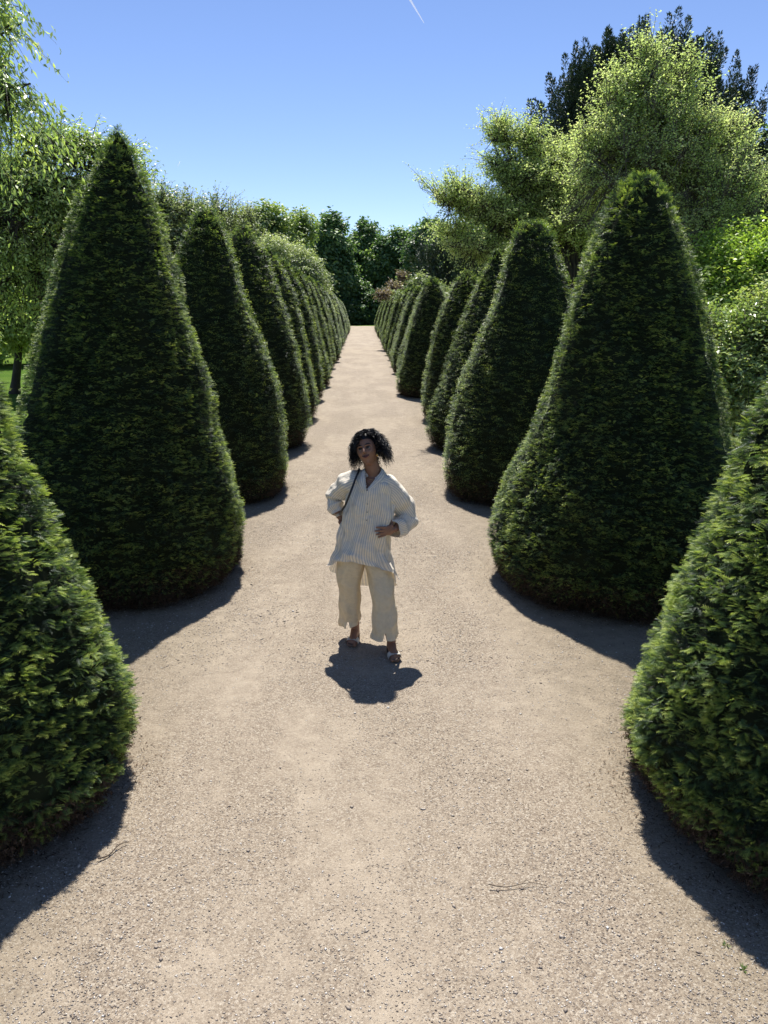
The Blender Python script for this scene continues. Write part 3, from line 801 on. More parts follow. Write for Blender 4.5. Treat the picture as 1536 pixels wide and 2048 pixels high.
# pale tree in fruit, two stems standing side by side
b = [B(1290, 130, 14, 26, 50), B(1300, 180, 14, 60, 50), B(1245, 210, 14, 45, 60), B(1350, 190, 14, 42, 60), B(1220, 290, 14, 62, 55), B(1310, 300, 14, 85, 80), B(1400, 280, 14, 50, 60), B(1462, 275, 14, 26, 45), B(1180, 320, 14, 30, 40),
     B(1230, 380, 14.5, 90, 70), B(1400, 380, 14, 80, 80), B(1450, 420, 13.5, 60, 80), B(1420, 500, 14, 60, 60), B(1475, 350, 13.5, 35, 60)]
base = np.array([5.75, 14.2, 0])
put_tree('pale_tree', base, tree_meshes('pale_tree', base, b, LM_PALE, BARK_G, 81, int(9500 * K), 15, .4, .04, .028, .15, .75, .15, .55, .005, tone0=.52, lean_top=at(1300, 200, 14.2), fork=.35, limbs=8, rag=1.7),
         'tall pale yellow green tree standing behind the broad second right cone', 'tree', 'pale fruiting trees on the right')
b = [B(1000, 270, 16, 28, 36), B(1055, 275, 16, 34, 38), B(1010, 330, 16, 38, 34), B(920, 390, 16, 52, 36), B(970, 420, 16, 50, 36), B(1060, 370, 16, 66, 50), B(1130, 340, 16, 50, 50), B(1010, 450, 16, 60, 40),
     B(950, 500, 16, 50, 26), B(1100, 440, 16, 60, 60), B(1160, 420, 16, 60, 60), B(910, 460, 16.5, 36, 20), B(1150, 500, 16.5, 40, 36)]
base = at(1150, 760, 16.3) * [1, 1, 0]
put_tree('pale_tree', base, tree_meshes('pale_tree_b', base, b, LM_PALE, BARK_D, 82, int(8200 * K), 15, .42, .043, .03, .15, .7, .12, .62, .005, tone0=.56, lean_top=at(1125, 400, 16.2), fork=.3, limbs=8, rag=1.7),
         'pale spreading tree whose left branches reach over the far cones', 'tree', 'pale fruiting trees on the right')
b = [B(1480, 560, 12, 80, 60), B(1430, 600, 12, 50, 60), B(1530, 530, 12, 60, 60), B(1440, 520, 12.5, 50, 40), B(1540, 640, 11.5, 90, 70)]
base = np.array([7.2, 12.2, 0])
put_tree('bright_tree', base, tree_meshes('bright_tree', base, b, LM_BRIGHT, BARK_D, 83, int(4200 * K), 13, .4, .075, .035, .2, .4, .09, .2, .004, tone0=.6),
         'bright fresh green small tree right of the broad second right cone', 'tree')
b = [B(1440, 760, 9, 60, 70), B(1500, 700, 9, 70, 70), B(1490, 790, 9, 70, 80), B(1420, 690, 9.3, 40, 60), B(1560, 760, 8.8, 80, 120), B(1455, 860, 9, 50, 60), B(1540, 650, 9, 50, 60)]
base = np.array([4.9, 9.2, 0])
put_tree('glossy_shrub', base, tree_meshes('glossy_shrub', base, b, LM_GLOSSY, BARK_G, 84, int(4200 * K), 14, .34, .055, .025, .15, .5, .06, .25, .004, tone0=.55),
         'tall shrub with small shiny leaves at the right edge between two cones', 'shrub')
# hedge of shrubs seen low between the right cones and beyond, and woodland round the garden
b = [B(1150, 640, 22, 90, 60), B(1060, 620, 23, 60, 50), B(1230, 620, 22, 80, 70)]
base = at(1150, 700, 22) * [1, 1, 0]
put_tree('shrub', base, tree_meshes('shrub', base, b, LM_MIDG, BARK_D, 85, int(3200 * K), 12, .5, .1, .06, .1, .3, .1, .1, .005, tone0=.4),
         'green shrub showing low between the second and third right cones', 'shrub')

# woodland round the garden: three crowns, copied
def proto_wood(seed, mat, h, wd):
    r = np.random.default_rng(seed)
    bl = [((r.uniform(-.25, .25) * wd, r.uniform(-.25, .25) * wd, h * z), (wd * .42 * s, wd * .42 * s, h * .2), 1) for z, s in ((.35, 1.05), (.5, 1.15), (.65, 1.05), (.8, .8), (.9, .45), (.28, 1.0))]
    bl += [((wd * .3 * math.cos(a), wd * .3 * math.sin(a), h * r.uniform(.3, .75)), (wd * .25, wd * .25, h * .14), 1) for a in np.arange(6) * 1.05]
    return tree_meshes('wood_tree', (0, 0, 0), bl, mat, BARK_D, seed, int(5200 * K), 9, 1.2, .36, .23, .3, .2, .35, .2, .0, tone0=.5, lo=.5)
PW = [proto_wood(91, LM_MIDG, 10, 8), proto_wood(92, LM_CHEST, 12, 8), proto_wood(93, LM_OLIVE, 9, 8)]
rw = random.Random(9)
spots = [(-14, 60, 0), (-22, 50, 2), (-21, 72, 1), (-30, 60, 0), (-36, 74, 1), (-23, 90, 1), (-33, 96, 0), (-27, 40, 2), (-14, 84, 1), (-12, 102, 1),
         (15, 60, 0), (13, 78, 1), (22, 52, 1), (23, 70, 0), (30, 58, 2), (36, 74, 1), (17, 96, 1), (28, 92, 0), (1, 112, 1), (9, 108, 1), (-7, 112, 1), (31, 40, 0), (20, 38, 2), (-37, 46, 0)]
KW = ['mid green', 'dark green', 'olive green']
def wood_label(x, y, k):
    u = 768 + F_PX * (np.dot([x, y, -2.5], RIGHT) / np.dot([x, y, -2.5], FWD))
    return f'{KW[k]} woodland tree'
for i, (x, y, k) in enumerate(spots):
    lab = f"{KW[k]} background tree about {abs(x)} m {'left' if x < 0 else 'right'} of the path and {y} m away"
    s = rw.uniform(.85, 1.1)
    put_tree('woodland_tree', (x, y, 0), PW[k], lab, 'tree', 'woodland trees round the garden', rw.uniform(0, 6), (s, s, s * rw.uniform(.85, 1)))

# ------------------------------------------------------------------ vapour trails
def trail_mat():
    m, nt, out = new_mat('vapour')
    d = N(nt, 'ShaderNodeBsdfDiffuse', inputs={'Color': (.95, .95, .97, 1)})
    t = N(nt, 'ShaderNodeBsdfTransparent'); tl = N(nt, 'ShaderNodeBsdfTranslucent', inputs={'Color': (.95, .95, .97, 1)})
    a = N(nt, 'ShaderNodeMixShader', inputs={0: .5}); nt.links.new(d.outputs[0], a.inputs[1]); nt.links.new(tl.outputs[0], a.inputs[2])
    lw = N(nt, 'ShaderNodeLayerWeight', inputs={0: .35})
    mr = N(nt, 'ShaderNodeMapRange', inputs={1: 0.0, 2: .9, 3: .34, 4: 0.0}); nt.links.new(lw.outputs['Facing'], mr.inputs[0])
    mx = N(nt, 'ShaderNodeMixShader'); nt.links.new(mr.outputs[0], mx.inputs[0]); nt.links.new(t.outputs[0], mx.inputs[1]); nt.links.new(a.outputs[0], mx.inputs[2])
    nt.links.new(mx.outputs[0], out.inputs[0]); return m
TM = trail_mat()
for (a, c, rad, lab) in [((812, -14), (848, 46), (9, 5), 'long white vapour trail crossing the top edge of the sky'), ((360, 323), (355, 334), (3, 2), 'short faint vapour trail low in the left sky')]:
    p, q = at(*a, 5200), at(*c, 5200)
    g = Geo(); s = np.linspace(0, 1, 10)[:, None]
    tube(g, p * (1 - s) + q * s, np.linspace(rad[0], rad[1] * .4, 10), 16)
    o = link('vapour_trail', g.mesh('vapour_trail', [TM], p), smooth=True); o.location = tuple(p)
    tag(o, lab, 'vapour trail', 'vapour trails in the sky')

# ------------------------------------------------------------------ the person
V3 = lambda *a: np.array(a, float)
SK = plain_mat('skin_brown', (.27, .135, .08), .5, .45)
SK_LIP = plain_mat('lips', (.14, .035, .03), .4)
HAIR = leaf_mat('hair_black', [(0, (.004, .0035, .0045)), (.7, (.009, .008, .010)), (1, (.022, .02, .023))], 0, .42, .35)
EYEW = plain_mat('eye_white', (.2, .18, .17), .3); EYED = plain_mat('eye_dark', (.015, .01, .008), .2)
BLACK = plain_mat('black_leather', (.012, .012, .014), .45)
GOLD = plain_mat('gold', (.6, .4, .15), .3, .5, 1.0)
SOLE = plain_mat('sandal_sole', (.16, .1, .07), .7); FOOTBED = plain_mat('footbed', (.06, .035, .025), .8)
STRAP = plain_mat('sandal_strap', (.62, .58, .5), .55)


def fabric(name, base, stripe=None, per=.0155, duty=.42, transl=.2, weave=900):
    m, nt, out = new_mat(name); L = nt.links.new
    a = N(nt, 'ShaderNodeAttribute', attribute_name='across')
    tc = N(nt, 'ShaderNodeTexCoord')
    nz = N(nt, 'ShaderNodeTexNoise', inputs={'Scale': 40.0, 'Detail': 5.0, 'Roughness': .7}); L(tc.outputs['Object'], nz.inputs['Vector'])
    c = ramp(nt, nz.outputs[0], [(.3, tuple(x * .86 for x in base)), (.7, base)])
    if stripe:
        s = N(nt, 'ShaderNodeMath', operation='DIVIDE', inputs={1: per}); L(a.outputs['Fac'], s.inputs[0])
        f = N(nt, 'ShaderNodeMath', operation='FRACT'); L(s.outputs[0], f.inputs[0])
        d = N(nt, 'ShaderNodeMath', operation='SUBTRACT', inputs={1: .5}); L(f.outputs[0], d.inputs[0])
        ab = N(nt, 'ShaderNodeMath', operation='ABSOLUTE'); L(d.outputs[0], ab.inputs[0])
        mr = N(nt, 'ShaderNodeMapRange', inputs={1: duty * .5 - .05, 2: duty * .5 + .05, 3: 1.0, 4: 0.0}); L(ab.outputs[0], mr.inputs[0])
        c = mixc(nt, mr.outputs[0], c, stripe)
    p = N(nt, 'ShaderNodeBsdfPrincipled', inputs={'Roughness': .85}); p.inputs['Specular IOR Level'].default_value = .2
    L(c, p.inputs['Base Color'])
    n2 = N(nt, 'ShaderNodeTexNoise', inputs={'Scale': 14.0, 'Detail': 4.0}); L(tc.outputs['Object'], n2.inputs['Vector'])
    b = N(nt, 'ShaderNodeBump', inputs={'Strength': .85, 'Distance': .03}); L(n2.outputs[0], b.inputs['Height']); L(b.outputs[0], p.inputs['Normal'])
    t = N(nt, 'ShaderNodeBsdfTranslucent'); L(c, t.inputs['Color'])
    mx = N(nt, 'ShaderNodeMixShader', inputs={0: transl}); L(p.outputs[0], mx.inputs[1]); L(t.outputs[0], mx.inputs[2])
    L(mx.outputs[0], out.inputs[0])
    return m


SHIRT = fabric('striped_cotton', (.92, .83, .66), (.60, .56, .50), transl=.12)
PANTS = fabric('beige_linen', (.82, .69, .47), None, transl=.12)

who = empty('person', (.07, 5.37, .014), 'woman with curly black hair, striped shirt and beige trousers, standing hands on hips', 'person')
ORG = V3(.07, 5.37, .014)


def sphere(c, rad, A=None, n=20, f=None):
    u = np.linspace(0, math.pi, n); w = np.arange(2 * n) / (2 * n) * TAU
    U_, W_ = np.meshgrid(u, w, indexing='ij')
    d = np.stack([np.sin(U_) * np.cos(W_), np.sin(U_) * np.sin(W_), np.cos(U_)], -1).reshape(-1, 3)
    P = d * np.asarray(rad)
    if f: P = f(P, d)
    if A is not None: P = P @ A
    m = 2 * n; i = np.arange(n - 1)[:, None] * m; j = np.arange(m)[None]; q = (j + 1) % m
    return P + c, np.stack([i + j, i + q, i + m + q, i + m + j], -1).reshape(-1, 4)[:, ::-1]


def capsule(g, a, ra, b, rb, sides=16, mat=0):
    a, b = np.asarray(a, float), np.asarray(b, float)
    ax = b - a; ln = np.linalg.norm(ax); ax = ax / ln
    pts, rad = [], []
    for t in np.linspace(-math.pi / 2, 0, 6)[:-1]:
        pts.append(a + ax * ra * math.sin(t)); rad.append(max(1e-4, ra * math.cos(t)))
    pts += [a, a * .5 + b * .5, b]; rad += [ra, (ra + rb) / 2, rb]
    for t in np.linspace(0, math.pi / 2, 6)[1:]:
        pts.append(b + ax * rb * math.sin(t)); rad.append(max(1e-4, rb * math.cos(t)))
    tube(g, pts, rad, sides, mat)


# head frame: turned a little to her right and tipped back, top leaning to her right
HC = V3(.036, 5.435, 1.508)
hf = unit(V3(-.30, -1, .30)); hup0 = unit(V3(-.24, .22, 1))
hup = unit(hup0 - hup0 @ hf * hf); hr = np.cross(hf, hup)     # hr: picture-left is -hr or +hr
HA = np.stack([hr, hf, hup])                                   # local x, y, z -> world
def hw(x, y, z): return HC + V3(x, y, z) @ HA


def head_shape(P, d):
    P = P.copy(); z = d[:, 2]; low = np.clip(-z, 0, 1)
    P[:, 0] *= 1 - .34 * low ** 1.3 - .05 * np.clip(z, 0, 1) ** 3
    fr = np.clip(d[:, 1], 0, 1)
    P[:, 1] *= 1 - .12 * low * (d[:, 1] < 0) * 2
    P[:, 1] -= .012 * fr ** 4
    for sx in (-1, 1):   # eye sockets, cheekbones
        q = np.exp(-(((P[:, 0] - sx * .031) / .016) ** 2 + ((P[:, 2] - .006) / .012) ** 2)) * (d[:, 1] > 0)
        P[:, 1] -= .011 * q
        q = np.exp(-(((P[:, 0] - sx * .042) / .02) ** 2 + ((P[:, 2] + .026) / .018) ** 2)) * (d[:, 1] > 0)
        P[:, 1] += .007 * q
    q = np.exp(-((P[:, 0] / .02) ** 2 + ((P[:, 2] + .1) / .014) ** 2)) * (d[:, 1] > 0); P[:, 1] += .014 * q
    return P


body = Geo()
def addp(PF): body.add(*PF)
addp(sphere(HC, (.072, .092, .113), HA, 30, head_shape))
capsule(body, hw(0, .078, .018), .0085, hw(0, .099, -.02), .0105)       # nose
for s in (-1, 1):
    capsule(body, hw(s * .008, .088, -.024), .0075, hw(s * .006, .09, -.024), .007)
    capsule(body, hw(s * .014, .083, .026), .006, hw(s * .045, .066, .027), .005)   # brow ridge
    capsule(body, hw(s * .071, -.005, .018), .011, hw(s * .069, -.002, -.025), .008)  # ears
capsule(body, hw(-.016, .078, -.052), .0075, hw(.016, .078, -.052), .0075)
neck0 = V3(.085, 5.455, 1.33)
capsule(body, hw(.0, -.025, -.06), .052, neck0, .056)
# torso
pel, wst, chs = V3(.0, 5.42, .80), V3(.02, 5.42, .98), V3(.065, 5.44, 1.17)
for c, rx, ry, rz in ((pel, .14, .095, .12), (V3(.01, 5.42, .9), .145, .105, .12), (wst, .13, .1, .13), (chs, .145, .105, .15), (V3(.075, 5.45, 1.265), .15, .082, .07)):
    addp(sphere(c, (rx, ry, rz), None, 20))
for s in (-1, 1):
    addp(sphere(chs + V3(s * .06, -.055, -.02), (.055, .045, .055), None, 12))
shR, elR, wrR = V3(-.065, 5.475, 1.262), V3(-.215, 5.60, 1.13), V3(-.165, 5.50, .995)
shL, elL, wrL = V3(.205, 5.445, 1.248), V3(.325, 5.50, 1.02), V3(.236, 5.335, .95)
for a, e, w in ((shR, elR, wrR), (shL, elL, wrL)):
    capsule(body, a, .046, e, .038); capsule(body, e, .039, w, .024)
capsule(body, V3(-.03, 5.45, 1.275), .045, shR, .046); capsule(body, V3(.16, 5.44, 1.27), .045, shL, .046)
# legs
hipR, knR, anR = V3(-.09, 5.42, .78), V3(-.095, 5.45, .44), V3(-.065, 5.53, .1)
hipL, knL, anL = V3(.09, 5.41, .78), V3(.15, 5.32, .45), V3(.207, 5.27, .1)
for h_, k_, a_ in ((hipR, knR, anR), (hipL, knL, anL)):
    capsule(body, h_, .08, k_, .052); capsule(body, k_, .054, k_ * .55 + a_ * .45, .05); capsule(body, k_ * .55 + a_ * .45, .05, a_, .034)
FD = {}
for nm, a_, dr in (('R', anR, unit(V3(-.18, -1, 0))), ('L', anL, unit(V3(.16, -1, 0)))):
    sd_ = V3(-dr[1], dr[0], 0)
    heel = a_ * [1, 1, 0] + V3(0, 0, .052) - dr * .03; ball = heel + dr * .155 + V3(0, 0, -.012)
    FD[nm] = (heel, dr, sd_)
    capsule(body, a_, .034, heel, .031)
    capsule(body, a_ + dr * .015 + V3(0, 0, -.02), .032, ball + V3(0, 0, .002), .023)
    capsule(body, heel, .029, ball - sd_ * .016, .02); capsule(body, heel, .029, ball + sd_ * .018, .02)
    for k in range(5):   # toes
        o = -.03 + .015 * k; big = (k == 0) if nm == 'L' else (k == 4)
        s0 = ball + sd_ * o * (1 if True else 1) + V3(0, 0, -.004)
        ln = (.05 if big else .042 - .006 * abs((k - (1 if nm == 'L' else 3)))) 
        capsule(body, s0, .010, s0 + dr * ln + V3(0, 0, -.008), .0105 if big else .0078, 10)


def hand(w, pdir, across, nrm, curl, thumb, spread=.12):
    """w wrist, pdir along palm, across towards the little finger, nrm out of the back of the hand"""
    pdir, nrm = unit(pdir), unit(nrm); across = unit(across - across @ pdir * pdir)
    pal = w + pdir * .05
    addp(sphere(pal, (.05, .038, .015), np.stack([pdir, across, unit(np.cross(pdir, across))]), 14))
    capsule(body, w, .022, w + pdir * .03, .02)
    for k, (o, ln) in enumerate(((-.029, .068), (-.0095, .078), (.0095, .072), (.028, .055))):
        p = w + pdir * .085 + across * o; d = unit(pdir + across * o * spread * 25)
        n_ = nrm
        for j, (f, r0, r1) in enumerate(((.45, .0088, .0082), (.3, .0082, .0076), (.25, .0076, .0066))):
            q = p + d * ln * f
            capsule(body, p, r0, q, r1, 10)
            p = q; d = unit(d - n_ * curl * (.8 + .3 * j))
    t0 = w + pdir * .03 - across * .028
    t1 = t0 + unit(thumb) * .034; t2 = t1 + unit(thumb + pdir * .5) * .028
    capsule(body, t0, .014, t1, .011, 10); capsule(body, t1, .0108, t2, .0085, 10)


# her left hand: fingers forward on the hip, back of the hand up to the eye, thumb behind
hand(wrL, V3(-.9, -.5, -.04), V3(-.05, -.05, -1), V3(.42, -.9, .05), .17, V3(.1, .7, .5), .2)
# her right hand: knuckles on the back of the hip, fingers going behind
hand(wrR, V3(.3, -.1, -.8), V3(.5, .8, 0), V3(-.9, -.35, .1), .5, V3(.45, -.3, -.4))


def remesh(geo, voxel, smooth_it, mat, name):
    me = geo.mesh(name, [mat])
    o = bpy.data.objects.new('tmp', me); col.objects.link(o)
    md = o.modifiers.new('r', 'REMESH'); md.mode = 'VOXEL'; md.voxel_size = voxel
    ms = o.modifiers.new('s', 'SMOOTH'); ms.iterations = smooth_it; ms.factor = .5
    dg = bpy.context.evaluated_depsgraph_get()
    res = bpy.data.meshes.new_from_object(o.evaluated_get(dg))
    bpy.data.objects.remove(o)
    res.name = name
    return res


me = remesh(body, .0036, 3, SK, 'body')
me.transform(Matrix.Translation(tuple(-ORG)))
if not me.materials: me.materials.append(SK)
link('body', me, who, True)


def gpart(name, g, mats, parent=who, smooth=True):
    return link(name, g.mesh(name, mats, ORG), parent, smooth)


for s in (-1, 1):
    g = Geo(); g.add(*sphere(hw(s * .031, .0665, .006), (.0112, .0112, .0105), None, 12), mat=0)
    g.add(*sphere(hw(s * .031 + .001, .0745, .0075), (.0072, .0072, .0072), None, 10), mat=1); gpart('eye', g, [EYEW, EYED])
    g = Geo(); t = np.linspace(0, 1, 7)
    tube(g, [hw(s * (.013 + .036 * q), .088 - .02 * q ** 1.6 - .004, .027 + .008 * math.sin(q * 2.6)) for q in t], .0034 * (1 - .6 * t) + .0008, 6); gpart('eyebrow', g, [HAIR])
    g = Geo(); tube(g, [hw(s * (.013 + .034 * q), .0785 - .009 * q ** 2, .0135 + .003 * math.sin(q * 3.1)) for q in t], .0022, 5); gpart('eyelid', g, [EYED])
g = Geo(); t = np.linspace(-1, 1, 11)
tube(g, [hw(.026 * q, .0845 - .011 * q * q, -.049 + .006 * q * q) for q in t], .0048 * (1 - .7 * t ** 2) + .0006, 8)
tube(g, [hw(.024 * q, .0835 - .011 * q * q, -.057 + .008 * q * q) for q in t], .0058 * (1 - .7 * t ** 2) + .0006, 8); gpart('lips', g, [SK_LIP])
g = Geo(); tube(g, [hw(.027 * q, .0895 - .012 * q * q, -.0525 + .0075 * q * q) for q in t], .0016, 6); gpart('mouth_line', g, [EYED])
g = Geo(); g.add(*sphere(hw(-.068, .012, -.05), (.006, .006, .012), None, 8)); gpart('earring', g, [GOLD])

# curly hair
g = Geo(); r = np.random.default_rng(77)
def cap(P, d):
    P = P.copy(); fr = (d[:, 1] > .25) & (d[:, 2] < .62); P[fr] *= .82; P[d[:, 2] < -.55] *= .75; return P
g.add(*sphere(HC + V3(.0, .012, .012), (.086, .104, .123), HA, 26, cap), mat=0, tone=.2)
ns = 3000; seg = 22
d = unit(r.standard_normal((ns * 5, 3)))
face = (d[:, 1] > .35) & (d[:, 2] < .68 - .35 * (d[:, 0] > .15)) & (np.abs(d[:, 0]) < .80)
low = (d[:, 2] < -.35) | ((d[:, 1] > .45) & (d[:, 2] < .1))
d = d[~face & ~low][:ns]; ns = len(d)
Pr = d * np.array([.078, .097, .119])
side = d * np.array([1, .85, 0])
T1 = d * np.array([.143, .135, .132]) * (.82 + .33 * r.random((ns, 1)))
T1[:, 0] = np.sign(T1[:, 0]) * np.maximum(np.abs(T1[:, 0]), .07 * (np.abs(d[:, 0]) > .2))
drop = (.022 + .052 * r.random(ns)) * (1.15 - np.clip(d[:, 2], -.3, 1))
s = np.linspace(0, 1, seg)[None, :, None]
ctrl = d * np.array([.132, .135, .145]) + [0, -.01, .02]
path = Pr[:, None] * (1 - s) ** 2 + 2 * ctrl[:, None] * s * (1 - s) + (T1 + np.stack([side[:, 0] * .008, 0 * drop - .01, -drop], 1))[:, None] * s ** 2
turns = r.uniform(2.5, 5, (ns, 1)); amp = r.uniform(.006, .014, (ns, 1)); ph0 = r.random((ns, 1)) * TAU
ang = ph0 + turns * TAU * s[..., 0]
a1 = unit(np.cross(d, [0, .2, 1])); a2 = np.cross(d, a1)
grow = amp * np.clip(s[..., 0] * 3, 0, 1)
path = path + (np.cos(ang) * grow)[..., None] * a1[:, None] + (np.sin(ang) * grow)[..., None] * (a2[:, None] * .6 + np.array([0, 0, .5]))
# locks stay out of the face
inface = (path[..., 1] > .062) & (path[..., 2] < .07) & (np.abs(path[..., 0] + .012) < .052)
path[..., 1] = np.where(inface, .06, path[..., 1])
path = path @ HA + HC + V3(.012, .012, .004)
tg = unit(np.gradient(path, axis=1)); wd = unit(np.cross(tg, r.standard_normal((ns, 1, 3))))
hwid = (.0021 * (1 - .6 * s))
Vs = np.stack([path - wd * hwid, path + wd * hwid], 2).reshape(-1, 3)
b0 = (np.arange(ns) * seg * 2)[:, None, None]; kk = (np.arange(seg - 1) * 2)[None, :, None]
Fq = (b0 + kk + np.array([0, 1, 3, 2])[None, None]).reshape(-1, 4)
g.add(Vs, Fq, 0, np.repeat(np.clip(r.normal(.5, .25, ns), 0, 1), seg * 2))
gpart('hair', g, [HAIR])


# ---- clothes: lofted cloth with folds; 'across' carries the running width for the stripes
def cloth(name, rings, mat, nseg=96, th=.0, fold=None, per_w=None, parent=who, close=True, skip=None, ang0=math.pi / 2, slits=()):
    """rings: (centre, axis_x vector, axis_y vector) each ring an ellipse; fold(t, a) -> radius factor offset (m)"""
    from itertools import product
    k = len(rings); t = np.linspace(0, 1, k)
    m = 10 * (k - 1) + 1; tt = np.linspace(0, 1, m)
    R = np.array([np.concatenate(q) for q in rings], float)
    # smooth interpolation (Catmull-Rom)
    Rp = np.vstack([2 * R[0] - R[1], R, 2 * R[-1] - R[-2]])
    out = []
    for q in tt:
        f = q * (k - 1); i = min(int(f), k - 2); f -= i
        p0, p1, p2, p3 = Rp[i:i + 4]
        out.append(.5 * (2 * p1 + (p2 - p0) * f + (2 * p0 - 5 * p1 + 4 * p2 - p3) * f * f + (3 * p1 - p0 - 3 * p2 + p3) * f ** 3))
    out = np.array(out)
    a = np.linspace(0, TAU, nseg + 1)[None] + ang0
    ca, sa = np.cos(a)[..., None], np.sin(a)[..., None]
    off = np.zeros((m, nseg + 1))
    if fold is not None: off = fold(tt[:, None], a - ang0)
    ex, ey = out[:, None, 3:6], out[:, None, 6:9]
    P = out[:, None, :3] + ex * ca + ey * sa
    dirn = unit(ex * ca / (np.linalg.norm(ex, axis=2, keepdims=True) + 1e-6) + ey * sa / (np.linalg.norm(ey, axis=2, keepdims=True) + 1e-6))
    P = P + dirn * off[..., None]
    gone = np.zeros((m - 1, nseg), bool)
    for (c0_, ts, wd_) in slits:     # a slit that opens towards the hem
        tt_ = np.clip((tt - ts) / (1 - ts), 0, 1)[:, None]
        jj = np.arange(nseg + 1)[None] - (c0_ + .5)
        a_dir = unit(np.roll(P, -1, 1) - np.roll(P, 1, 1))
        P = P + a_dir * (np.sign(jj) * np.exp(-np.abs(jj) / 5.0) * wd_ * tt_)[..., None] * (np.abs(jj) < nseg * .4)[..., None]
        gone[:, c0_] |= tt[:-1] >= ts
    wdt = per_w or float(np.linalg.norm(np.diff(P[m // 2], axis=0), axis=1).sum())
    wdt = round(wdt / .0155) * .0155
    across = np.broadcast_to(np.linspace(0, 1, nseg + 1)[None] * wdt, (m, nseg + 1))
    i = np.arange(m - 1)[:, None] * (nseg + 1); j = np.arange(nseg)[None]
    Fa = np.stack([i + j, i + j + 1, i + nseg + 2 + j, i + nseg + 1 + j], -1).reshape(-1, 4)
    Fa = Fa[~gone.ravel()]
    if skip is not None:
        cen = P.reshape(-1, 3)[Fa].mean(1)
        Fa = Fa[~skip(cen)]
    me = np_mesh(name, P.reshape(-1, 3), [(Fa, 0)], [mat], {'across': across.ravel().copy()}, ORG)
    return link(name, me, parent, True), P


E = lambda c, rx, ry, tilt=0.0, ty=0.0: (V3(*c), V3(rx, 0, tilt), V3(0, ry, ty))
# shirt body: from the neck to a hem that hangs lower behind
shirt_rings = [
    E((.078, 5.450, 1.350), .066, .070, -.0, .012),
    E((.078, 5.450, 1.325), .115, .085, -.01, .01),
    E((.076, 5.447, 1.285), .165, .110, -.012, .0),
    E((.066, 5.440, 1.215), .176, .130, -.01, .0),
    E((.052, 5.430, 1.100), .182, .140, -.006, .0),
    E((.035, 5.425, 0.990), .180, .145, .0, .0),
    E((.015, 5.425, 0.880), .186, .152, .0, -.01),
    E((.002, 5.430, 0.770), .200, .165, -.012, -.035),
    E((.002, 5.435, 0.655), .230, .185, -.04, -.10),
    E((.012, 5.445, 0.560), .262, .200, -.06, -.155),
]
rf = np.random.default_rng(4); fp = rf.random(12) * TAU
def shirt_fold(t, a):
    low = np.clip(t - .25, 0, 1)
    return (.016 * low * np.sin(5 * a + fp[0] + .8 * t) + .011 * low * np.sin(11 * a + fp[1] - 1.5 * t) + .005 * np.sin(17 * a + fp[2] + 5 * t) * np.clip(t * 2, 0, 1)
            + .010 * np.sin(14 * t + 3 * a + fp[3]) * np.clip(t * 4, 0, 1) + .006 * np.sin(31 * t - 6 * a + fp[4]) * np.clip(t * 4, 0, 1))
vn = V3(.012, 5.31, 1.245)
def vcut(c):
    # open neckline: a wedge at the front running down to the top button
    zt = (c[:, 2] - 1.242) / (1.365 - 1.242); xm = .03 + .045 * zt
    return (c[:, 1] < 5.44) & (zt > 0) & (np.abs(c[:, 0] - xm) < .058 * zt)
sh, SP = cloth('shirt', shirt_rings, SHIRT, 144, fold=shirt_fold, skip=vcut, slits=((36, .8, .02), (107, .8, .02)))


def sleeve(name, pts, rad, seed, sq=1.0):
    pts = [np.asarray(p, float) for p in pts]; rings = []
    for i, p in enumerate(pts):
        ax = unit((pts[min(i + 1, len(pts) - 1)] - pts[max(i - 1, 0)]))
        ux = unit(np.cross(ax, V3(0, 1, .2))); uy = np.cross(ux, ax)
        rings.append((p, ux * rad[i] * sq, uy * rad[i]))
    rs = np.random.default_rng(seed).random(6) * TAU
    def fo(t, a): return .007 * np.sin(22 * t + 1.5 * np.sin(a + rs[0]) + rs[1]) * np.clip(t * 3, 0, 1) + .006 * np.sin(4 * a + rs[2] + 3 * t) + .004 * np.sin(43 * t + 2 * a + rs[3])
    return cloth(name, rings, SHIRT, 64, fold=fo, parent=sh)[0]


sleeve('sleeve', [V3(.07, 5.445, 1.255), V3(.16, 5.44, 1.25), V3(.225, 5.445, 1.205), V3(.275, 5.465, 1.12), V3(.325, 5.50, 1.03), V3(.315, 5.47, .97), V3(.268, 5.395, .952), V3(.224, 5.338, .948)],
       [.075, .086, .084, .082, .082, .086, .076, .058], 5)
sleeve('sleeve', [V3(.06, 5.455, 1.265), V3(-.04, 5.47, 1.27), V3(-.11, 5.50, 1.24), V3(-.175, 5.56, 1.18), V3(-.21, 5.585, 1.12), V3(-.20, 5.55, 1.07), V3(-.182, 5.52, 1.02)],
       [.075, .086, .082, .07, .064, .06, .052], 6)
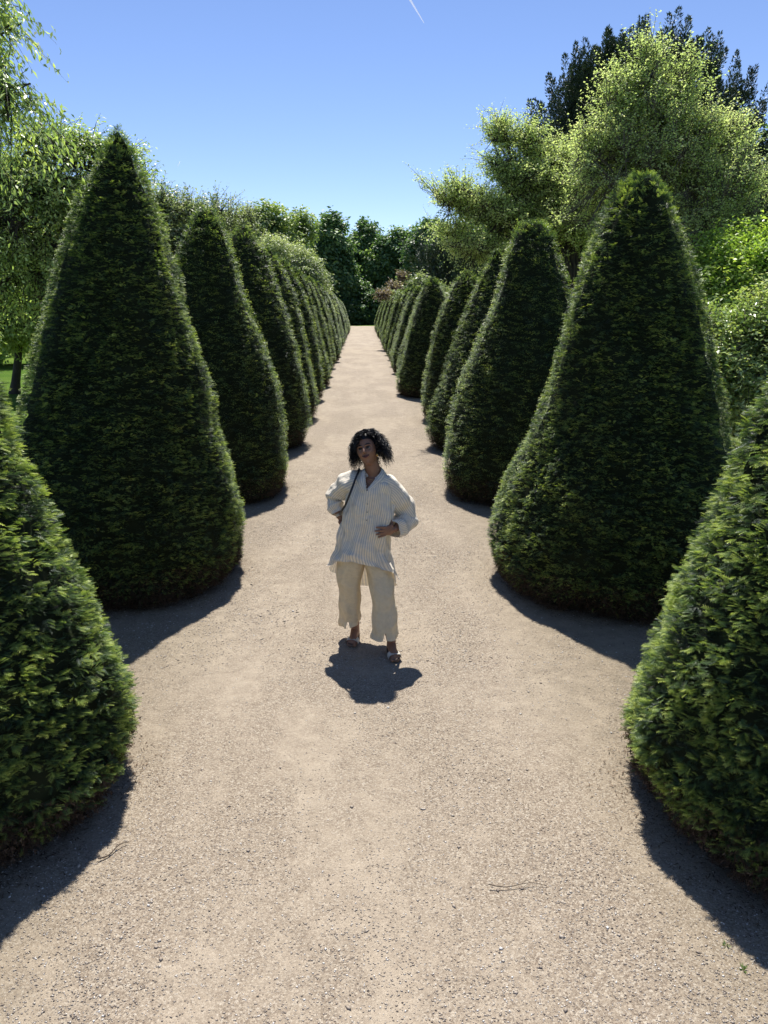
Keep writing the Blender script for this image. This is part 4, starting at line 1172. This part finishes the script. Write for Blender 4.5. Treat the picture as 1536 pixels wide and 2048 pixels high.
# collar: two folded flaps round the opening
for s in (-1, 1):
    g_pts = []
    top = V3(.078 + s * .062, 5.475, 1.368); mid = V3(.072 + s * .075, 5.395, 1.348); tip = V3(.03 + s * .052 + .02, 5.338, 1.285); low_ = V3(.028, 5.318, 1.242)
    inner = [V3(.078 + s * .02, 5.52, 1.392), V3(.078 + s * .058, 5.455, 1.378), V3(.07 + s * .05, 5.385, 1.345), low_ + V3(s * .004, 0, .01)]
    outer = [V3(.078 + s * .03, 5.54, 1.345), V3(.078 + s * .098, 5.46, 1.33), V3(.062 + s * .098, 5.36, 1.288), V3(.028 + s * .035, 5.318, 1.235)]
    n_ = 14; tq = np.linspace(0, 1, n_)
    def cur(pl):
        pl = np.array(pl); o_ = []
        for q in tq:
            f = q * 3; i_ = min(int(f), 2); f -= i_; Q = np.vstack([2 * pl[0] - pl[1], pl, 2 * pl[-1] - pl[-2]])[i_:i_ + 4]
            o_.append(.5 * (2 * Q[1] + (Q[2] - Q[0]) * f + (2 * Q[0] - 5 * Q[1] + 4 * Q[2] - Q[3]) * f * f + (3 * Q[1] - Q[0] - 3 * Q[2] + Q[3]) * f ** 3))
        return np.array(o_)
    ci, co = cur(inner), cur(outer); cols_ = 7
    P = np.stack([ci * (1 - w_) + co * w_ + V3(0, -.012, .008) * math.sin(w_ * math.pi) for w_ in np.linspace(0, 1, cols_)], 1)
    i = np.arange(n_ - 1)[:, None] * cols_; j = np.arange(cols_ - 1)[None]
    Fa = np.stack([i + j, i + j + 1, i + cols_ + j + 1, i + cols_ + j], -1).reshape(-1, 4)
    P2 = P + V3(0, .003, -.003); nP = P.size // 3
    ac = np.broadcast_to(np.linspace(0, .06, cols_)[None], (n_, cols_)).ravel()
    o = link('collar', np_mesh('collar', np.vstack([P.reshape(-1, 3), P2.reshape(-1, 3)]), [(Fa, 0), (Fa[:, ::-1] + nP, 0)], [SHIRT], {'across': np.concatenate([ac, ac])}, ORG), sh, True)
BT = plain_mat('button', (.35, .33, .3), .4)
for z_, x_ in ((1.15, .035), (1.09, .032), (1.03, .028)):
    g = Geo(); g.add(*sphere(V3(x_, 5.43 - .141, z_), (.005, .003, .005), None, 6)); gpart('button', g, [BT], sh)
# pocket welt on her left side
# trousers
def leg_fold(seed):
    q = np.random.default_rng(seed).random(6) * TAU
    return lambda t, a: .008 * np.sin(3 * a + q[0] + 2 * t) * t + .0045 * np.sin(24 * t + 2.2 * np.sin(a + q[1]) + q[2]) + .006 * np.sin(6 * a + q[3] - t) * t
legR = [E((-.04, 5.43, .86), .105, .105), E((-.072, 5.43, .74), .108, .108), E((-.095, 5.425, .62), .100, .108), E((-.098, 5.445, .46), .082, .094), E((-.097, 5.475, .32), .080, .094),
        E((-.100, 5.505, .21), .080, .098), E((-.100, 5.515, .150), .082, .104, .02, -.0)]
legL = [E((.045, 5.43, .86), .105, .105), E((.078, 5.42, .74), .108, .108), E((.115, 5.385, .62), .098, .108), E((.140, 5.335, .46), .086, .096), E((.152, 5.305, .32), .088, .096),
        E((.156, 5.285, .21), .093, .1), E((.152, 5.275, .140), .095, .105, .0, -.0)]
def slit(cx_, cy_, zt):
    return lambda c: (c[:, 2] < zt) & (np.abs(c[:, 0] - cx_) < .028 * (zt - c[:, 2]) / .08 * .7) & (c[:, 1] < cy_)
tr, _ = cloth('trousers', legR, PANTS, 72, fold=leg_fold(8), slits=((33, .86, .014),))
tl_, _ = cloth('trouser_leg', legL, PANTS, 72, fold=leg_fold(9), slits=((36, .86, .014),), parent=tr)

# sandals: thick sole, dark footbed, one wide pale strap
for nm in ('R', 'L'):
    heel, dr, sd_ = FD[nm]
    g = Geo(); n_ = 40; an = np.arange(n_) / n_ * TAU; c0 = heel * [1, 1, 0] + dr * .083
    def outline(z, grow=0.0):
        lx = np.cos(an); ly = np.sin(an); w_ = .043 + .006 * lx + grow
        return c0 + dr * (lx * (.125 + grow))[:, None] + sd_ * (np.sign(ly) * np.abs(ly) ** .75 * w_)[:, None] + V3(0, 0, z)
    rings_ = [outline(.014, -.004), outline(.017), outline(.032), outline(.035, -.003)]
    P = np.concatenate(rings_)
    i = np.arange(3)[:, None] * n_; j = np.arange(n_)[None]; q = (j + 1) % n_
    g.add(P, np.stack([i + j, i + q, i + n_ + q, i + n_ + j], -1).reshape(-1, 4), 0)
    topr = outline(.0355, -.004); g.add(np.vstack([topr, topr.mean(0) + V3(0, 0, -.003)]), [[k, (k + 1) % n_, n_] for k in range(n_)], 1)
    bt = outline(.014, -.004); g.add(np.vstack([bt, bt.mean(0)]), [[(k + 1) % n_, k, n_] for k in range(n_)], 0)
    so = link('sandal', g.mesh('sandal', [SOLE, FOOTBED], ORG), who, True)
    g = Geo(); uu = np.linspace(-.085, .0, 8); vv = np.linspace(0, math.pi, 19)
    for lay, rr_s in ((0, 0.0), (1, -.003)):
        P = np.stack([[c0 + dr * (.088 + q * .75) + sd_ * math.cos(w_) * (.048 + rr_s) + V3(0, 0, .022 + (.040 + rr_s + .10 * -q * .22) * abs(math.sin(w_)) ** .7) for w_ in vv] for q in uu])
        i = np.arange(7)[:, None] * 19; j = np.arange(18)[None]
        g.add(P, np.stack([i + j, i + j + 1, i + 19 + j + 1, i + 19 + j], -1).reshape(-1, 4)[:, ::(1 if lay else -1)], 0)
    link('strap', g.mesh('strap', [STRAP], ORG), so, True)

# necklace and bracelet
g = Geo(); t = np.linspace(0, math.pi, 15)
tube(g, [V3(.078 + .055 * math.cos(q), 5.425 - .058 * math.sin(q), 1.335 - .028 * math.sin(q)) for q in t], .0016, 6)
tube(g, [V3(.078 + .06 * math.cos(q), 5.425 - .072 * math.sin(q), 1.33 - .055 * math.sin(q)) for q in t], .0014, 6)
g.add(*sphere(V3(.078, 5.35, 1.27), (.006, .004, .008), None, 8)); gpart('necklace', g, [GOLD])
g = Geo(); t = np.linspace(0, TAU, 17)
fa_ = unit(wrR - elR); u1 = unit(np.cross(fa_, V3(0, 1, 0))); u2 = np.cross(fa_, u1)
for k in range(5):
    tube(g, [wrR - fa_ * (.006 + .004 * k) + (u1 * math.cos(q) + u2 * math.sin(q)) * .0285 for q in t], .003, 6)
gpart('bracelet', g, [plain_mat('bracelet_pale', (.6, .5, .38), .4)])

# black shoulder bag on her right shoulder: strap in front, bag behind the hip
bag = empty('shoulder_bag', (-.1, 5.6, .95), 'black shoulder bag hanging behind the woman by its thin strap', 'bag')
BO = V3(-.1, 5.6, .95)
path = [V3(-.09, 5.60, 1.04), V3(-.06, 5.575, 1.2), V3(-.03, 5.53, 1.335), V3(-.022, 5.46, 1.362), V3(-.045, 5.37, 1.325), V3(-.085, 5.315, 1.23), V3(-.125, 5.325, 1.13), V3(-.16, 5.40, 1.06), V3(-.165, 5.50, 1.02), V3(-.13, 5.59, 1.0)]
g = Geo(); path = np.array(path); Q = np.vstack([2 * path[0] - path[1], path, 2 * path[-1] - path[-2]]); o_ = []
for i in range(len(path) - 1):
    for f in np.linspace(0, 1, 6, endpoint=False):
        p0, p1, p2, p3 = Q[i:i + 4]
        o_.append(.5 * (2 * p1 + (p2 - p0) * f + (2 * p0 - 5 * p1 + 4 * p2 - p3) * f * f + (3 * p1 - p0 - 3 * p2 + p3) * f ** 3))
tube(g, o_, .0075, 8)
link('strap', g.mesh('bag_strap', [BLACK], BO), bag, True)
def bagf(P, d):
    return np.sign(d) * np.abs(d) ** .45 * np.array([.085, .035, .07])
g = Geo(); g.add(*sphere(V3(-.02, 5.635, .965), (1, 1, 1), None, 20, bagf)); link('pouch', g.mesh('pouch', [BLACK], BO), bag, True)

# ------------------------------------------------------------------ small things lying on the gravel
TW = bark_mat('dry_twig', (.04, .03, .022), (.14, .1, .07), 60)
for (u, v, ln, ang, rd, lab) in [(1035, 1772, .26, -.1, .0022, 'long thin dark twig lying on the gravel at the lower right'), (228, 1702, .16, .75, .0035, 'pale brown stick lying near the nearest left yew cone')]:
    c = at(u, v, 5); dd = c - [0, 0, CAM_H]; c = V3(0, 0, CAM_H) + dd * (CAM_H - .02) / -dd[2]
    g = Geo(); q = np.linspace(-.5, .5, 8)
    pts = [c + V3(math.cos(ang) * ln * k, math.sin(ang) * ln * k, .006 + .004 * math.sin(9 * k)) + V3(-math.sin(ang), math.cos(ang), 0) * .015 * math.sin(5 * k) for k in q]
    tube(g, pts, rd * (1.1 - .6 * (q + .5)), 6, cap=True)
    p = pts[4]; tube(g, [p, p + V3(math.cos(ang + .8), math.sin(ang + .8), .1) * ln * .16], [rd * .6, rd * .3], 5)
    o = link('twig', g.mesh('twig', [TW], c), smooth=True); o.location = tuple(c); tag(o, lab, 'twig', 'twigs on the gravel')
WEED = leaf_mat('weed', [(0, (.05, .1, .02)), (1, (.16, .25, .06))], .3, .5, .4)
for k, (u, v, s_, lab) in enumerate([(1488, 1942, .022, 'small green weed by the bottom right corner'), (1452, 1893, .018, 'tiny weed in the gravel beside the shadow of the nearest right cone')]):
    dd = at(u, v, 5) - [0, 0, CAM_H]; c = V3(0, 0, CAM_H) + dd * (CAM_H - .015) / -dd[2]
    r = np.random.default_rng(200 + k); n = 26; d = unit(np.stack([r.standard_normal(n), r.standard_normal(n), .5 + r.random(n)], 1))
    g = Geo(); leaf_quads(g, c + d * .004, d, r.standard_normal((n, 3)) + [0, 0, 1], s_ * (.5 + r.random(n)), s_ * .22 * np.ones(n), r.random(n))
    o = link('weed', g.mesh('weed', [WEED], c)); o.location = tuple(c); tag(o, lab, 'weed', 'weeds in the gravel')
